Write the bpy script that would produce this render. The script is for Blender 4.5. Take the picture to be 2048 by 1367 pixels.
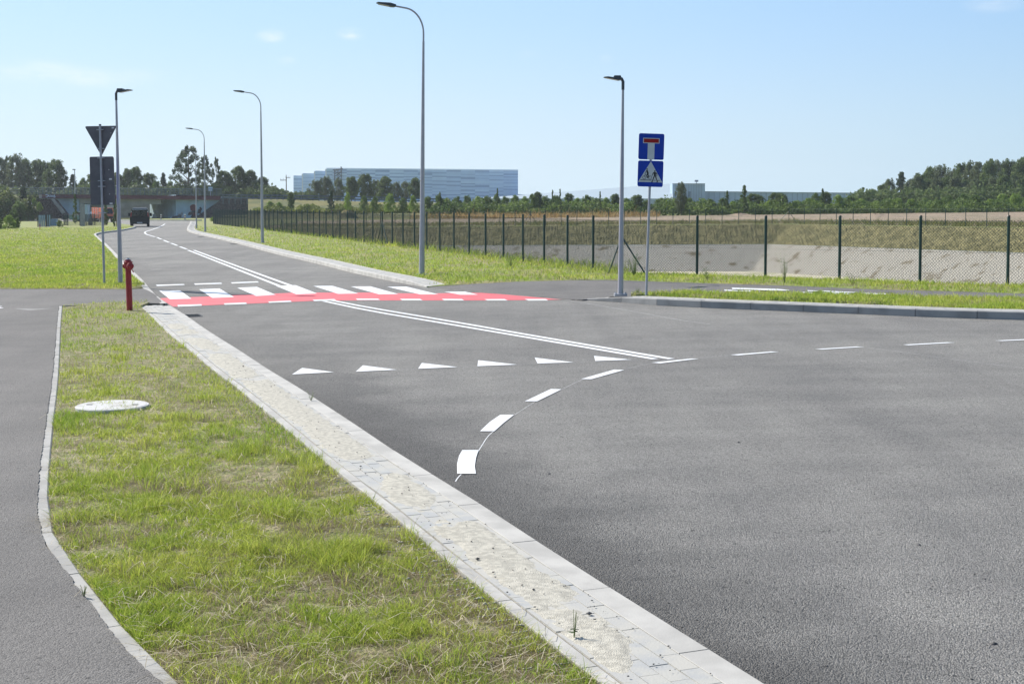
import bpy, bmesh, math, random
import numpy as np
from mathutils import Vector, Matrix
from mathutils.geometry import tessellate_polygon
R = math.radians
random.seed(11); rng = np.random.default_rng(5)
for o in list(bpy.data.objects): bpy.data.objects.remove(o)
sc = bpy.context.scene
C = sc.collection

# ------------------------------------------------------------------ camera
F, CH, TH, PYC, K = 2700.0, 2.2, R(2.884), 538.0, 0.0105
cd = bpy.data.cameras.new('camera'); cam = bpy.data.objects.new('camera', cd); C.objects.link(cam)
cam.location = (0, 0, CH); cam.rotation_euler = (R(90) - TH, 0, 0)
cd.sensor_width = 36; cd.lens = 36 * F / 2048; cd.shift_y = -(683.5 - PYC) / 2048
cd.clip_start = .1; cd.clip_end = 6000
sc.camera = cam
# ------------------------------------------------------------------ light
SUN = Vector((-.79, .61, 0)).normalized() * math.cos(R(37)) + Vector((0, 0, math.sin(R(37))))
sl = bpy.data.lights.new('sun', 'SUN'); sl.energy = 5.0; sl.angle = R(.53); sl.color = (1, .955, .88)
so = bpy.data.objects.new('sun', sl); C.objects.link(so)
so.rotation_euler = SUN.to_track_quat('Z', 'Y').to_euler()
w = bpy.data.worlds.new('World'); sc.world = w; w.use_nodes = True
nt = w.node_tree; nt.nodes.clear()
def N(t, ty, **kw):
    n = t.nodes.new(ty)
    for k, v in kw.items(): setattr(n, k, v)
    return n
def math_(t, op, a, b=None, c=None):
    n = N(t, 'ShaderNodeMath', operation=op)
    for i, v in enumerate((a, b, c)):
        if v is None: continue
        if isinstance(v, (int, float)): n.inputs[i].default_value = v
        else: t.links.new(v, n.inputs[i])
    return n.outputs[0]
def mixc(t, f, a, b, mode='MIX'):
    n = N(t, 'ShaderNodeMix', data_type='RGBA', blend_type=mode)
    for s, v in ((n.inputs[0], f), (n.inputs[6], a), (n.inputs[7], b)):
        if isinstance(v, (int, float)): s.default_value = v
        elif isinstance(v, tuple): s.default_value = (*v, 1) if len(v) == 3 else v
        else: t.links.new(v, s)
    return n.outputs[2]
def ramp(t, f, lo, hi):
    n = N(t, 'ShaderNodeMapRange', clamp=True, interpolation_type='SMOOTHSTEP'); t.links.new(f, n.inputs[0])
    n.inputs[1].default_value = lo; n.inputs[2].default_value = hi
    return n.outputs[0]
sky = N(nt, 'ShaderNodeTexSky', sky_type='NISHITA', sun_disc=False)
sky.sun_elevation = R(37); sky.sun_rotation = math.atan2(SUN.x, SUN.y); sky.altitude = 100
sky.air_density = 1.0; sky.dust_density = .6; sky.ozone_density = 1.6
tc = N(nt, 'ShaderNodeTexCoord')
mp = N(nt, 'ShaderNodeMapping'); mp.inputs['Scale'].default_value = (1, 1, 3.2); nt.links.new(tc.outputs['Generated'], mp.inputs[0])
cn = N(nt, 'ShaderNodeTexNoise'); cn.inputs['Scale'].default_value = 11; cn.inputs['Detail'].default_value = 7; cn.inputs['Roughness'].default_value = .6
nt.links.new(mp.outputs[0], cn.inputs[0])
def sky_dir(px, py):
    u, v = (px - 1024) / F, -(py - PYC) / F
    return Vector((u, math.cos(TH) + v * math.sin(TH), -math.sin(TH) + v * math.cos(TH))).normalized()
acc = None
for (px, py, s, sz, amp) in ((540, 72, .014, 2.2, .8), (702, 68, .013, 2.2, .8), (1060, 112, .012, 2.0, .35), (1210, 118, .008, 2, .3),
                        (575, 122, .009, 2, .45), (90, 150, .05, 3.6, .42), (250, 158, .05, 4.5, .28), (1990, 8, .025, 3, .3), (1415, 100, .01, 1, .2),
                        (-350, 140, .09, 3.5, .4), (2500, 90, .06, 3.5, .3)):
    d = sky_dir(px, py)
    sub = N(nt, 'ShaderNodeVectorMath', operation='SUBTRACT'); nt.links.new(tc.outputs['Generated'], sub.inputs[0]); sub.inputs[1].default_value = d
    mul = N(nt, 'ShaderNodeVectorMath', operation='MULTIPLY'); nt.links.new(sub.outputs[0], mul.inputs[0]); mul.inputs[1].default_value = (1, 1, sz)
    ln = N(nt, 'ShaderNodeVectorMath', operation='LENGTH'); nt.links.new(mul.outputs[0], ln.inputs[0])
    m = math_(nt, 'MULTIPLY', ramp(nt, math_(nt, 'SUBTRACT', 1.0, math_(nt, 'DIVIDE', ln.outputs['Value'], s)), 0, 1), amp)
    acc = m if acc is None else math_(nt, 'ADD', acc, m)
cl = math_(nt, 'MULTIPLY', acc, ramp(nt, cn.outputs[0], .42, .68))
sepz = N(nt, 'ShaderNodeSeparateXYZ'); nt.links.new(tc.outputs['Generated'], sepz.inputs[0])
hz = math_(nt, 'MULTIPLY', math_(nt, 'SUBTRACT', 1.0, ramp(nt, sepz.outputs[2], -.02, .75)), .86)   # pale air above the horizon, the same all round
hz = math_(nt, 'ADD', hz, math_(nt, 'MULTIPLY', math_(nt, 'SUBTRACT', 1.0, ramp(nt, sepz.outputs[2], -.05, .13)), .18))
air = mixc(nt, ramp(nt, sepz.outputs[2], -.01, .16), (4.25, 5.30, 6.0), (2.75, 4.30, 6.35))
dt = N(nt, 'ShaderNodeVectorMath', operation='DOT_PRODUCT'); nt.links.new(tc.outputs['Generated'], dt.inputs[0]); dt.inputs[1].default_value = Vector((SUN.x, SUN.y, 0)).normalized()
fw = math_(nt, 'ADD', .40, math_(nt, 'MULTIPLY', ramp(nt, dt.outputs['Value'], -.9, .80), .66))   # brighter towards the sun, as scattering makes it
fc = N(nt, 'ShaderNodeCombineColor'); nt.links.new(math_(nt, 'POWER', fw, 1.6), fc.inputs[0]); nt.links.new(fw, fc.inputs[1]); nt.links.new(math_(nt, 'POWER', fw, .7), fc.inputs[2])
air = mixc(nt, 1.0, air, fc.outputs[0], 'MULTIPLY')
base = mixc(nt, hz, sky.outputs[0], air)
col = mixc(nt, cl, base, (7.2, 7.1, 6.9))
bg = N(nt, 'ShaderNodeBackground'); bg.inputs[1].default_value = .12
nt.links.new(col, bg.inputs[0]); wo = N(nt, 'ShaderNodeOutputWorld'); nt.links.new(bg.outputs[0], wo.inputs[0])
vs = sc.view_settings; vs.view_transform = 'Standard'; vs.look = 'None'; vs.exposure = .42; vs.gamma = 1; vs.use_curve_mapping = False
sc.render.engine = 'CYCLES'

# ------------------------------------------------------------------ projection of measured ground points
def ray(px, py):
    u, v = (px - 1024) / F, -(py - PYC) / F
    return u, math.cos(TH) + v * math.sin(TH), -math.sin(TH) + v * math.cos(TH)
def G(px, py, dz=0.0):
    """ground point (plane z = K x, dz above it) seen at a photograph pixel"""
    vx, vy, vz = ray(px, py); t = (CH - dz) / (K * vx - vz)
    return Vector((vx * t, vy * t, K * vx * t + dz))
def A(px, py, Y):
    vx, vy, vz = ray(px, py); t = Y / vy
    return Vector((vx * t, Y, CH + vz * t))
def gz(x): return K * x
def to_px(x, y, z):
    c, s = math.cos(TH), math.sin(TH)
    fw = y * c - (z - CH) * s; up = y * s + (z - CH) * c
    return 1024 + F * x / fw, PYC - F * up / fw

# ------------------------------------------------------------------ numpy noise
def vnoise(x, y, seed=0):
    xi = np.floor(x).astype(np.int64); yi = np.floor(y).astype(np.int64); fx = x - xi; fy = y - yi
    def h(a, b):
        n = (a * 374761393 + b * 668265263 + seed * 1442695041) & 0x7fffffff
        n = ((n ^ (n >> 13)) * 1274126177) & 0x7fffffff
        return ((n ^ (n >> 16)) & 0xffff) / 65535.0
    fx = fx * fx * (3 - 2 * fx); fy = fy * fy * (3 - 2 * fy)
    return (h(xi, yi) * (1 - fx) + h(xi + 1, yi) * fx) * (1 - fy) + (h(xi, yi + 1) * (1 - fx) + h(xi + 1, yi + 1) * fx) * fy
def fbm(x, y, seed=0, o=3):
    a = 0; s = 0; k = 1.0
    for i in range(o): a = a + vnoise(x / k, y / k, seed + i) * k; s += k; k *= .5
    return a / s

# ------------------------------------------------------------------ materials
MT = {}
def mat(name, col, rough=.7, metal=0, var=.0, scale=6, bump=0, bscale=60, col2=None, lo=.35, hi=.65, spec=.5, attr=False, trans=0, detail=4, dist=.02):
    m = bpy.data.materials.new(name); m.use_nodes = True; t = m.node_tree; b = t.nodes['Principled BSDF']
    b.inputs['Roughness'].default_value = rough; b.inputs['Metallic'].default_value = metal
    b.inputs['Specular IOR Level'].default_value = spec
    tcn = N(t, 'ShaderNodeTexCoord'); co = tcn.outputs['Object']
    if attr:
        a = N(t, 'ShaderNodeAttribute', attribute_name='Col'); c = a.outputs['Color']
        if col is not None: c = mixc(t, 1.0, c, col, 'MULTIPLY')
    else:
        n = N(t, 'ShaderNodeTexNoise'); n.inputs['Scale'].default_value = scale; n.inputs['Detail'].default_value = detail
        t.links.new(co, n.inputs[0])
        c2 = col2 if col2 else tuple(x * (1 - var) for x in col)
        c1 = col if col2 else tuple(min(1, x * (1 + var)) for x in col)
        c = mixc(t, ramp(t, n.outputs[0], lo, hi), c1, c2)
    t.links.new(c, b.inputs['Base Color'])
    if bump:
        n2 = N(t, 'ShaderNodeTexNoise'); n2.inputs['Scale'].default_value = bscale; n2.inputs['Detail'].default_value = 3
        t.links.new(co, n2.inputs[0])
        bp = N(t, 'ShaderNodeBump'); bp.inputs['Strength'].default_value = bump; bp.inputs['Distance'].default_value = dist
        t.links.new(n2.outputs[0], bp.inputs['Height']); t.links.new(bp.outputs[0], b.inputs['Normal'])
    if trans:
        tr = N(t, 'ShaderNodeBsdfTranslucent'); t.links.new(c, tr.inputs[0])
        mx = N(t, 'ShaderNodeMixShader'); mx.inputs[0].default_value = trans
        t.links.new(b.outputs[0], mx.inputs[1]); t.links.new(tr.outputs[0], mx.inputs[2])
        t.links.new(mx.outputs[0], t.nodes['Material Output'].inputs[0])
    MT[name] = m; return m

def asphalt(name, base, dust, grain=1.0, dark=None):
    m = bpy.data.materials.new(name); m.use_nodes = True; t = m.node_tree; b = t.nodes['Principled BSDF']
    co = N(t, 'ShaderNodeTexCoord').outputs['Object']
    def noise(sc_, det=3, vec=None, rough=.5):
        n = N(t, 'ShaderNodeTexNoise'); n.inputs['Scale'].default_value = sc_; n.inputs['Detail'].default_value = det; n.inputs['Roughness'].default_value = rough
        t.links.new(vec if vec else co, n.inputs[0]); return n.outputs[0]
    big = noise(.22, 5); mid = noise(1.3, 5)
    rot = N(t, 'ShaderNodeMapping'); rot.inputs['Rotation'].default_value = (0, 0, R(-21)); rot.inputs['Scale'].default_value = (1.3, .09, 1)
    t.links.new(co, rot.inputs[0]); trk = noise(1.0, 4, rot.outputs[0])
    vs_ = N(t, 'ShaderNodeVectorMath', operation='SUBTRACT'); t.links.new(co, vs_.inputs[0]); vs_.inputs[1].default_value = (6, -22, 0)
    vl = N(t, 'ShaderNodeVectorMath', operation='LENGTH'); t.links.new(vs_.outputs[0], vl.inputs[0]); sx_ = N(t, 'ShaderNodeSeparateXYZ'); t.links.new(co, sx_.inputs[0])
    cv = N(t, 'ShaderNodeCombineXYZ'); t.links.new(math_(t, 'MULTIPLY', vl.outputs['Value'], 1.7), cv.inputs[0]); t.links.new(math_(t, 'MULTIPLY', sx_.outputs[0], .10), cv.inputs[1])
    arc = noise(1.0, 5, cv.outputs[0], .6)
    f = math_(t, 'ADD', math_(t, 'MULTIPLY', math_(t, 'SUBTRACT', arc, .5), .26), math_(t, 'ADD', math_(t, 'MULTIPLY', big, .45), math_(t, 'ADD', math_(t, 'MULTIPLY', mid, .25), math_(t, 'MULTIPLY', trk, .3))))
    c = mixc(t, ramp(t, f, .32, .68), base, dust)
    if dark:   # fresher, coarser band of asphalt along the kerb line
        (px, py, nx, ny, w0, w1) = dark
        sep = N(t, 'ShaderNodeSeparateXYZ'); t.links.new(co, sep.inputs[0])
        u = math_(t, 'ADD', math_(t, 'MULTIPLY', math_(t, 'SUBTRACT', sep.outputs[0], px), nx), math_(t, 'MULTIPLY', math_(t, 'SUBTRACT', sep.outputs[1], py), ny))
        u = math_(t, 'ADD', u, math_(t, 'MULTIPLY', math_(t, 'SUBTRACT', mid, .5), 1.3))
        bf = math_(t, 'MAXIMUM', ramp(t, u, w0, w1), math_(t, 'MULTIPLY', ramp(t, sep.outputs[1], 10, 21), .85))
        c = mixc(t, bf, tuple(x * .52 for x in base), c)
    vo = N(t, 'ShaderNodeTexVoronoi'); vo.inputs['Scale'].default_value = 115; t.links.new(co, vo.inputs[0])
    vc = N(t, 'ShaderNodeSeparateColor'); t.links.new(vo.outputs['Color'], vc.inputs[0])
    g = math_(t, 'ADD', .52, math_(t, 'MULTIPLY', vc.outputs[0], .96))
    gm = N(t, 'ShaderNodeCombineColor'); [t.links.new(g, gm.inputs[i]) for i in range(3)]
    c = mixc(t, .85 * grain, c, gm.outputs[0], 'MULTIPLY')
    n40 = noise(38, 3, None, .7)
    c = mixc(t, math_(t, 'MULTIPLY', ramp(t, n40, .56, .70), .55), c, (.035, .034, .034))
    vo2 = N(t, 'ShaderNodeTexVoronoi'); vo2.inputs['Scale'].default_value = 7; t.links.new(co, vo2.inputs[0])
    c = mixc(t, math_(t, 'MULTIPLY', math_(t, 'LESS_THAN', vo2.outputs['Distance'], .09), .6), c, (.02, .02, .02))
    t.links.new(c, b.inputs['Base Color']); b.inputs['Roughness'].default_value = .88; b.inputs['Specular IOR Level'].default_value = .35
    bp = N(t, 'ShaderNodeBump'); bp.inputs['Strength'].default_value = 1.0 * grain; bp.inputs['Distance'].default_value = .012
    hgt = math_(t, 'ADD', math_(t, 'MULTIPLY', vo.outputs['Distance'], -.8), noise(60, 3))
    t.links.new(hgt, bp.inputs['Height']); t.links.new(bp.outputs[0], b.inputs['Normal'])
    MT[name] = m; return m

mat('edging_concrete', (.36, .35, .325), .85, var=.13, scale=3, bump=.25, bscale=120, dist=.004)
mat('concrete', (.455, .437, .40), .85, var=.13, scale=3, bump=.25, bscale=120, dist=.004)
mat('concrete_light', (.47, .46, .44), .85, var=.12, scale=4, bump=.25, bscale=120, dist=.004)
mat('paver', (.43, .42, .39), .85, scale=5, col2=(.47, .45, .40), lo=.42, hi=.58, bump=.4, bscale=90, dist=.004)
mat('paver_cool', (.40, .40, .385), .85, scale=6, col2=(.46, .445, .40), lo=.42, hi=.6, bump=.4, bscale=90, dist=.004)
mat('sand', (.50, .468, .39), .95, scale=25, var=.16, bump=.8, bscale=150, dist=.01)
mat('kerb_shaded', (.29, .285, .275), .9, var=.14, scale=2.5, bump=.25, bscale=120, dist=.004, spec=.3)  # kerb concrete darkened so the right kerb's shaded face is painted in
mat('joint_fill', (.30, .28, .235), .95, var=.2, scale=20)
mat('white_paint', (.80, .80, .79), .6, scale=55, col2=(.55, .54, .53), lo=.60, hi=.70, bump=.2, bscale=90, dist=.003)
mat('red_paint', (.74, .125, .135), .65, scale=2.5, var=.07, bump=.2, bscale=90, dist=.003)
mat('chalk_dust', (.245, .235, .22), .8, var=.1, scale=8)
mat('faint_paint', (.42, .41, .39), .7, var=.2, scale=6)
mat('soil_grass', (.20, .21, .075), .95, scale=9, col2=(.34, .29, .17), lo=.42, hi=.62, bump=.8, bscale=30, dist=.05)
mat('embankment_grass', (.115, .125, .035), .95, scale=.3, col2=(.20, .18, .055), lo=.4, hi=.62, bump=.8, bscale=3, detail=10, dist=.3)
mat('lawn', (.22, .265, .06), .95, scale=.45, col2=(.31, .275, .115), lo=.40, hi=.66, bump=.8, bscale=6, detail=10, dist=.12)
mat('grass_blade', (1, 1, 1), .6, attr=True, trans=.42, spec=.25)
mat('leaf', (1, 1, 1), .6, attr=True, trans=.42, spec=.2)
mat('stem_green', (.16, .20, .06), .7, var=.2)
mat('bark', (.13, .105, .08), .9, var=.3, scale=20, bump=.5, bscale=30)
mat('galvanised', (.36, .37, .40), .45, metal=.35, var=.08, scale=5)
mat('pole_grey', (.38, .38, .41), .45, metal=.3, var=.06, scale=3)
mat('dark_metal', (.035, .045, .055), .45, var=.15, scale=8)
mat('lamp_lens', (.30, .30, .30), .3, var=.05)
mat('sign_back', (.105, .101, .112), .55, var=.12, scale=4)
mat('sign_blue', (.004, .040, .36), .5, spec=.15, var=.05, scale=4)
mat('sign_white', (.52, .55, .56), .5, spec=.2, var=.03, scale=8)
mat('sign_red', (.30, .008, .008), .5, spec=.15, var=.05, scale=8)
mat('sign_black', (.008, .008, .008), .5, var=.05)
mat('sticker', (.6, .6, .6), .5, var=.1, scale=60)
mat('hydrant_red', (.33, .012, .016), .35, var=.12, scale=6)
mat('fence_green', (.008, .042, .036), .45, var=.15, scale=4)
mat('wire_green', (.060, .085, .078), .5, metal=.2, var=.1, scale=4)
mat('erosion_mat', (.150, .138, .052), .95, scale=1.6, col2=(.265, .235, .10), lo=.38, hi=.62, bump=1.0, bscale=6, detail=10, dist=.35)
mat('gravel_slope', (.42, .39, .325), .95, scale=1.1, col2=(.20, .165, .10), lo=.54, hi=.72, bump=1, bscale=9, detail=12, dist=.2)
mat('basin_floor', (.56, .50, .36), .95, scale=.35, col2=(.40, .38, .24), lo=.5, hi=.62, bump=.4, bscale=4, detail=8)
mat('dry_soil', (.33, .245, .165), .95, scale=.16, col2=(.25, .20, .12), lo=.46, hi=.6, bump=1.0, bscale=.8, detail=12, dist=.6)
mat('warehouse_0', (.50, .65, .88), .4, var=.03, scale=.3)
mat('warehouse_1', (.39, .54, .78), .4, var=.03, scale=.3)
mat('warehouse_2', (.28, .41, .65), .4, var=.03, scale=.3)
mat('warehouse_3', (.56, .71, .92), .4, var=.03, scale=.3)
mat('roof_pale', (.37, .44, .475), .6, var=.03, scale=.1)
mat('cladding_white', (.66, .71, .78), .4, var=.03, scale=.1)
mat('cladding_blue', (.38, .50, .60), .45, var=.05, scale=.2)
mat('cladding_teal', (.12, .20, .26), .45, var=.05, scale=.2)
mat('abutment', (.40, .54, .63), .8, var=.12, scale=.6)
mat('concrete_grey', (.40, .40, .37), .85, var=.15, scale=.8)
mat('fascia_red', (.11, .030, .038), .75, var=.2, scale=1.2)
mat('graffiti_white', (.62, .66, .72), .7, var=.2, scale=3)
mat('graffiti_dark', (.012, .012, .02), .7, var=.2)
mat('graffiti_red', (.12, .01, .018), .7, var=.2)
mat('rail_blue', (.075, .12, .15), .5, var=.15, scale=2)
mat('guard_rail', (.10, .13, .16), .5, metal=.3, var=.15, scale=2)
mat('gabion', (.085, .08, .085), .95, scale=3, col2=(.035, .034, .04), lo=.4, hi=.6, bump=1, bscale=4, dist=.3)
mat('black_car', (.008, .011, .015), .4, spec=.3, var=.1)
mat('glass_dark', (.01, .013, .018), .08, var=.1)
mat('roof_glint', (.62, .66, .70), .3, metal=.3, var=.05)
mat('tyre', (.012, .012, .012), .85, var=.2)
mat('rim_grey', (.18, .18, .19), .4, metal=.5, var=.1)
mat('tail_red', (.30, .03, .03), .3, var=.1)
mat('lamp_clear', (.75, .75, .72), .2, var=.05)
mat('truck_orange', (.70, .17, .09), .45, var=.15, scale=2)
mat('truck_pale', (.66, .62, .56), .5, var=.1)
mat('teal_silver', (.20, .30, .29), .35, metal=.3, var=.1)
mat('cabinet_blue', (.22, .32, .48), .6, var=.08)
mat('cabinet_grey', (.30, .42, .50), .6, var=.1)
mat('stone_grey', (.27, .27, .28), .85, var=.12, scale=4)
mat('bollard_white', (.72, .72, .70), .5, var=.05)
mat('iron', (.045, .045, .045), .6, metal=.4, var=.3, scale=20)
mat('cover_concrete', (.56, .55, .53), .8, scale=7, col2=(.42, .40, .36), lo=.52, hi=.68, bump=.2, bscale=100, dist=.004)
mat('pebble', (.12, .115, .11), .9, var=.4, scale=30)
mat('wood_stake', (.26, .19, .12), .9, var=.2, scale=9)
mat('steel_dark', (.10, .13, .17), .6, var=.1)
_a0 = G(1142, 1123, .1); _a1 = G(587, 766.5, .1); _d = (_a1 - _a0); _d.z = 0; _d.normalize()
_m = MT['erosion_mat']; _t = _m.node_tree; _b = _t.nodes['Principled BSDF']; _bp = [n for n in _t.nodes if n.bl_idname == 'ShaderNodeBump'][0]
_co = N(_t, 'ShaderNodeTexCoord'); _mp = N(_t, 'ShaderNodeMapping'); _mp.inputs['Rotation'].default_value = (0, R(-38), R(28)); _mp.inputs['Scale'].default_value = (3.2, .5, .5)
_t.links.new(_co.outputs['Object'], _mp.inputs[0]); _n = N(_t, 'ShaderNodeTexNoise'); _n.inputs['Scale'].default_value = 1.6; _n.inputs['Detail'].default_value = 5; _t.links.new(_mp.outputs[0], _n.inputs[0])
_b2 = N(_t, 'ShaderNodeBump'); _b2.inputs['Strength'].default_value = .7; _b2.inputs['Distance'].default_value = .5; _t.links.new(_n.outputs[0], _b2.inputs['Height']); _t.links.new(_bp.outputs[0], _b2.inputs['Normal']); _t.links.new(_b2.outputs[0], _b.inputs['Normal'])
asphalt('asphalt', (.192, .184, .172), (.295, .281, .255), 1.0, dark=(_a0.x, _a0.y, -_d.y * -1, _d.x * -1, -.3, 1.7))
asphalt('asphalt_path', (.138, .130, .122), (.196, .184, .170), .6)

# ------------------------------------------------------------------ object helpers
def tag(o, label=None, cat=None, group=None, kind=None):
    if label: o['label'] = label
    if cat: o['category'] = cat
    if group: o['group'] = group
    if kind: o['kind'] = kind
    return o
def thing(name, label, cat, loc=(0, 0, 0), rz=0, group=None, kind=None):
    o = bpy.data.objects.new(name, None); C.objects.link(o); o.location = loc; o.rotation_euler = (0, 0, rz)
    o.empty_display_size = .2
    return tag(o, label, cat, group, kind)
class MB:
    def __init__(s): s.v = []; s.f = []; s.sm = False; s.mi = []
    def add(s, vs_, fs, mi=0):
        b = len(s.v); s.v += [tuple(v) for v in vs_]; s.f += [tuple(i + b for i in f) for f in fs]; s.mi += [mi] * len(fs); return s
    def box(s, a, b, M=None, mi=0):
        x0, y0, z0 = a; x1, y1, z1 = b
        vv = [(x0, y0, z0), (x1, y0, z0), (x1, y1, z0), (x0, y1, z0), (x0, y0, z1), (x1, y0, z1), (x1, y1, z1), (x0, y1, z1)]
        if M is not None: vv = [M @ Vector(v) for v in vv]
        return s.add(vv, [(3, 2, 1, 0), (4, 5, 6, 7), (0, 1, 5, 4), (1, 2, 6, 5), (2, 3, 7, 6), (3, 0, 4, 7)], mi)
    def tube(s, pts, rad, n=10, caps=True):
        pts = [Vector(p) for p in pts]; rad = rad if isinstance(rad, (list, tuple)) else [rad] * len(pts)
        rings = []
        for i, p in enumerate(pts):
            d = (pts[min(i + 1, len(pts) - 1)] - pts[max(i - 1, 0)]).normalized()
            up = Vector((0, 1, 0)) if abs(d.y) < .9 else Vector((1, 0, 0))
            a = d.cross(up).normalized(); b = d.cross(a)
            rings.append([p + (a * math.cos(2 * math.pi * k / n) + b * math.sin(2 * math.pi * k / n)) * rad[i] for k in range(n)])
        b0 = len(s.v); s.v += [tuple(v) for r in rings for v in r]
        for i in range(len(pts) - 1):
            for k in range(n):
                s.f.append((b0 + i * n + k, b0 + i * n + (k + 1) % n, b0 + (i + 1) * n + (k + 1) % n, b0 + (i + 1) * n + k)); s.mi.append(0)
        if caps:
            s.f.append(tuple(b0 + k for k in range(n))[::-1]); s.f.append(tuple(b0 + (len(pts) - 1) * n + k for k in range(n))); s.mi += [0, 0]
        return s
    def prism(s, poly, h0, h1, axis='Y', M=None, mi=0):
        n = len(poly)
        def mk(p, h): return Vector((p[0], h, p[1])) if axis == 'Y' else (Vector((p[0], p[1], h)) if axis == 'Z' else Vector((h, p[0], p[1])))
        vv = [mk(p, h0) for p in poly] + [mk(p, h1) for p in poly]
        if M is not None: vv = [M @ v for v in vv]
        return s.add(vv, [tuple(range(n)), tuple(range(2 * n - 1, n - 1, -1))] + [(i, i + n, (i + 1) % n + n, (i + 1) % n) for i in range(n)], mi)
    def mesh(s, name, m, smooth=False):
        me = bpy.data.meshes.new(name); me.from_pydata(s.v, [], s.f)
        for q in (m if isinstance(m, (list, tuple)) else [m]): me.materials.append(MT[q])
        if isinstance(m, (list, tuple)) and len(m) > 1: me.polygons.foreach_set('material_index', s.mi)
        bm = bmesh.new(); bm.from_mesh(me); bmesh.ops.recalc_face_normals(bm, faces=bm.faces); bm.to_mesh(me); bm.free()
        if smooth: me.shade_smooth(); me.set_sharp_from_angle(angle=R(40))
        return me
    def build(s, name, m, parent=None, smooth=False): return link(name, s.mesh(name, m, smooth), parent)
def link(name, me, parent=None, loc=None):
    o = bpy.data.objects.new(name, me); C.objects.link(o)
    if parent is not None: o.parent = parent
    if loc is not None: o.location = loc
    return o
def copy_tree(o, parent=None):
    c = o.copy(); C.objects.link(c)
    if parent is not None: c.parent = parent
    for ch in KIDS.get(o, [x for x in o.children]): copy_tree(ch, c)
    return c
KIDS = {}
def np_mesh(name, V, Fc, m, col=None):
    """V (n,3), Fc (m,k) fixed-size faces"""
    me = bpy.data.meshes.new(name); k = Fc.shape[1]
    me.vertices.add(len(V)); me.vertices.foreach_set('co', V.astype(np.float32).ravel())
    me.loops.add(Fc.size); me.loops.foreach_set('vertex_index', Fc.astype(np.int32).ravel())
    me.polygons.add(len(Fc)); me.polygons.foreach_set('loop_start', np.arange(0, Fc.size, k, dtype=np.int32))
    me.update(calc_edges=True)
    if col is not None:
        a = me.color_attributes.new('Col', 'FLOAT_COLOR', 'POINT')
        c4 = np.ones((len(V), 4), np.float32); c4[:, :3] = col; a.data.foreach_set('color', c4.ravel())
    me.materials.append(MT[m]); return me
def sheet(name, pts, m, skirt=.25, holes=(), parent=None, kind='structure', label=None, cat=None):
    """pts: 3-D points of a polygon; top face plus a skirt going down"""
    polys = [[Vector(p) for p in pts]] + [[Vector(p) for p in h] for h in holes]
    flat = [[Vector((p.x, p.y, 0)) for p in q] for q in polys]
    tris = tessellate_polygon(flat); allp = [p for q in polys for p in q]
    v = [tuple(p) for p in allp]; f = [tuple(t) for t in tris]
    if skirt:
        b = 0
        for q in polys:
            n = len(q); s0 = len(v); v += [(p.x, p.y, p.z - skirt) for p in q]
            f += [(b + i, b + (i + 1) % n, s0 + (i + 1) % n, s0 + i) for i in range(n)]; b += n
    me = bpy.data.meshes.new(name); me.from_pydata(v, [], f); me.materials.append(MT[m])
    bm = bmesh.new(); bm.from_mesh(me); bmesh.ops.recalc_face_normals(bm, faces=bm.faces)
    if sum(fc.normal.z for fc in bm.faces if abs(fc.normal.z) > .5) < 0: bmesh.ops.reverse_faces(bm, faces=bm.faces)
    bm.to_mesh(me); bm.free()
    return tag(link(name, me, parent), label, cat, kind=kind)
def smooth_line(p, it=2):
    for _ in range(it):
        q = [p[0]]
        for a, b in zip(p[:-1], p[1:]): q += [a * .75 + b * .25, a * .25 + b * .75]
        p = q + [p[-1]]
    return p
def resample(p, L):
    out = [p[0].copy()]; rest = L
    for a, b in zip(p[:-1], p[1:]):
        d = (b - a); l = math.hypot(d.x, d.y); pos = 0
        if l < 1e-6: continue
        while pos + rest <= l: pos += rest; out.append(a + d * (pos / l)); rest = L
        rest -= l - pos
    return out
def normals2(p, side):
    ns = []
    for i in range(len(p)):
        d = p[min(i + 1, len(p) - 1)] - p[max(i - 1, 0)]; n = Vector((-d.y, d.x, 0)) * side; ns.append(n.normalized())
    return ns
def offs(p, side, d): return [Vector((a.x + n.x * d, a.y + n.y * d, a.z)) for a, n in zip(p, normals2(p, side))]
def pt(x, y, dz): return Vector((x, y, gz(x) + dz))
# curves: world xy + height above the plane in z
def curve_px(l): return [Vector((*G(a, b, h).xy, h)) for a, b, h in l]
def curve_px0(l): return [Vector((*G(a, b, 0).xy, h)) for a, b, h in l]
def on(p, dz=None): return [Vector((a.x, a.y, gz(a.x) + (a.z if dz is None else dz))) for a in p]

# ================================================================== kerb lines
cA = curve_px([(1535, 1367, .1), (1142, 1123, .1), (1013, 1038.4, .1), (910, 972.5, .1), (823, 922, .1), (699.6, 838.8, .1), (587, 766.5, .1),
               (536, 737, .1), (465.6, 690.4, .1), (439, 675, .1), (389.5, 642, .09), (376.5, 631.7, .08), (356, 620, .05), (338, 608, .03)])
e = (cA[0] - cA[1]).normalized(); cA = [cA[0] + e * 5 * 1.0] + cA
cA = smooth_line(cA, 2)
cD = curve_px([(335, 606, .025), (319, 595.5, .025), (298, 575, .04), (290, 563, .09), (266, 541, .12), (246, 520, .12), (216.5, 490, .12), (204, 480, .12), (196, 473, .12),
               (191.5, 468.7, .12), (194, 466, .12), (206, 463.6, .12), (220, 461.8, .12), (235, 460.3, .12), (250, 458, .12), (263, 455.5, .12), (273, 453, .12)])
cD = smooth_line(cD, 2)
cC = curve_px0([(853, 574.5, .03), (819, 569, .10), (787, 563, .12), (740, 553, .12), (703, 545, .12), (635, 527, .12), (560, 510.6, .12), (486, 490, .12),
                (428, 476, .12), (387, 467, .12), (374, 462.5, .12), (374, 457, .12), (379, 450, .12), (381, 443.5, .12)])
cC = smooth_line(cC, 2)
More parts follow.
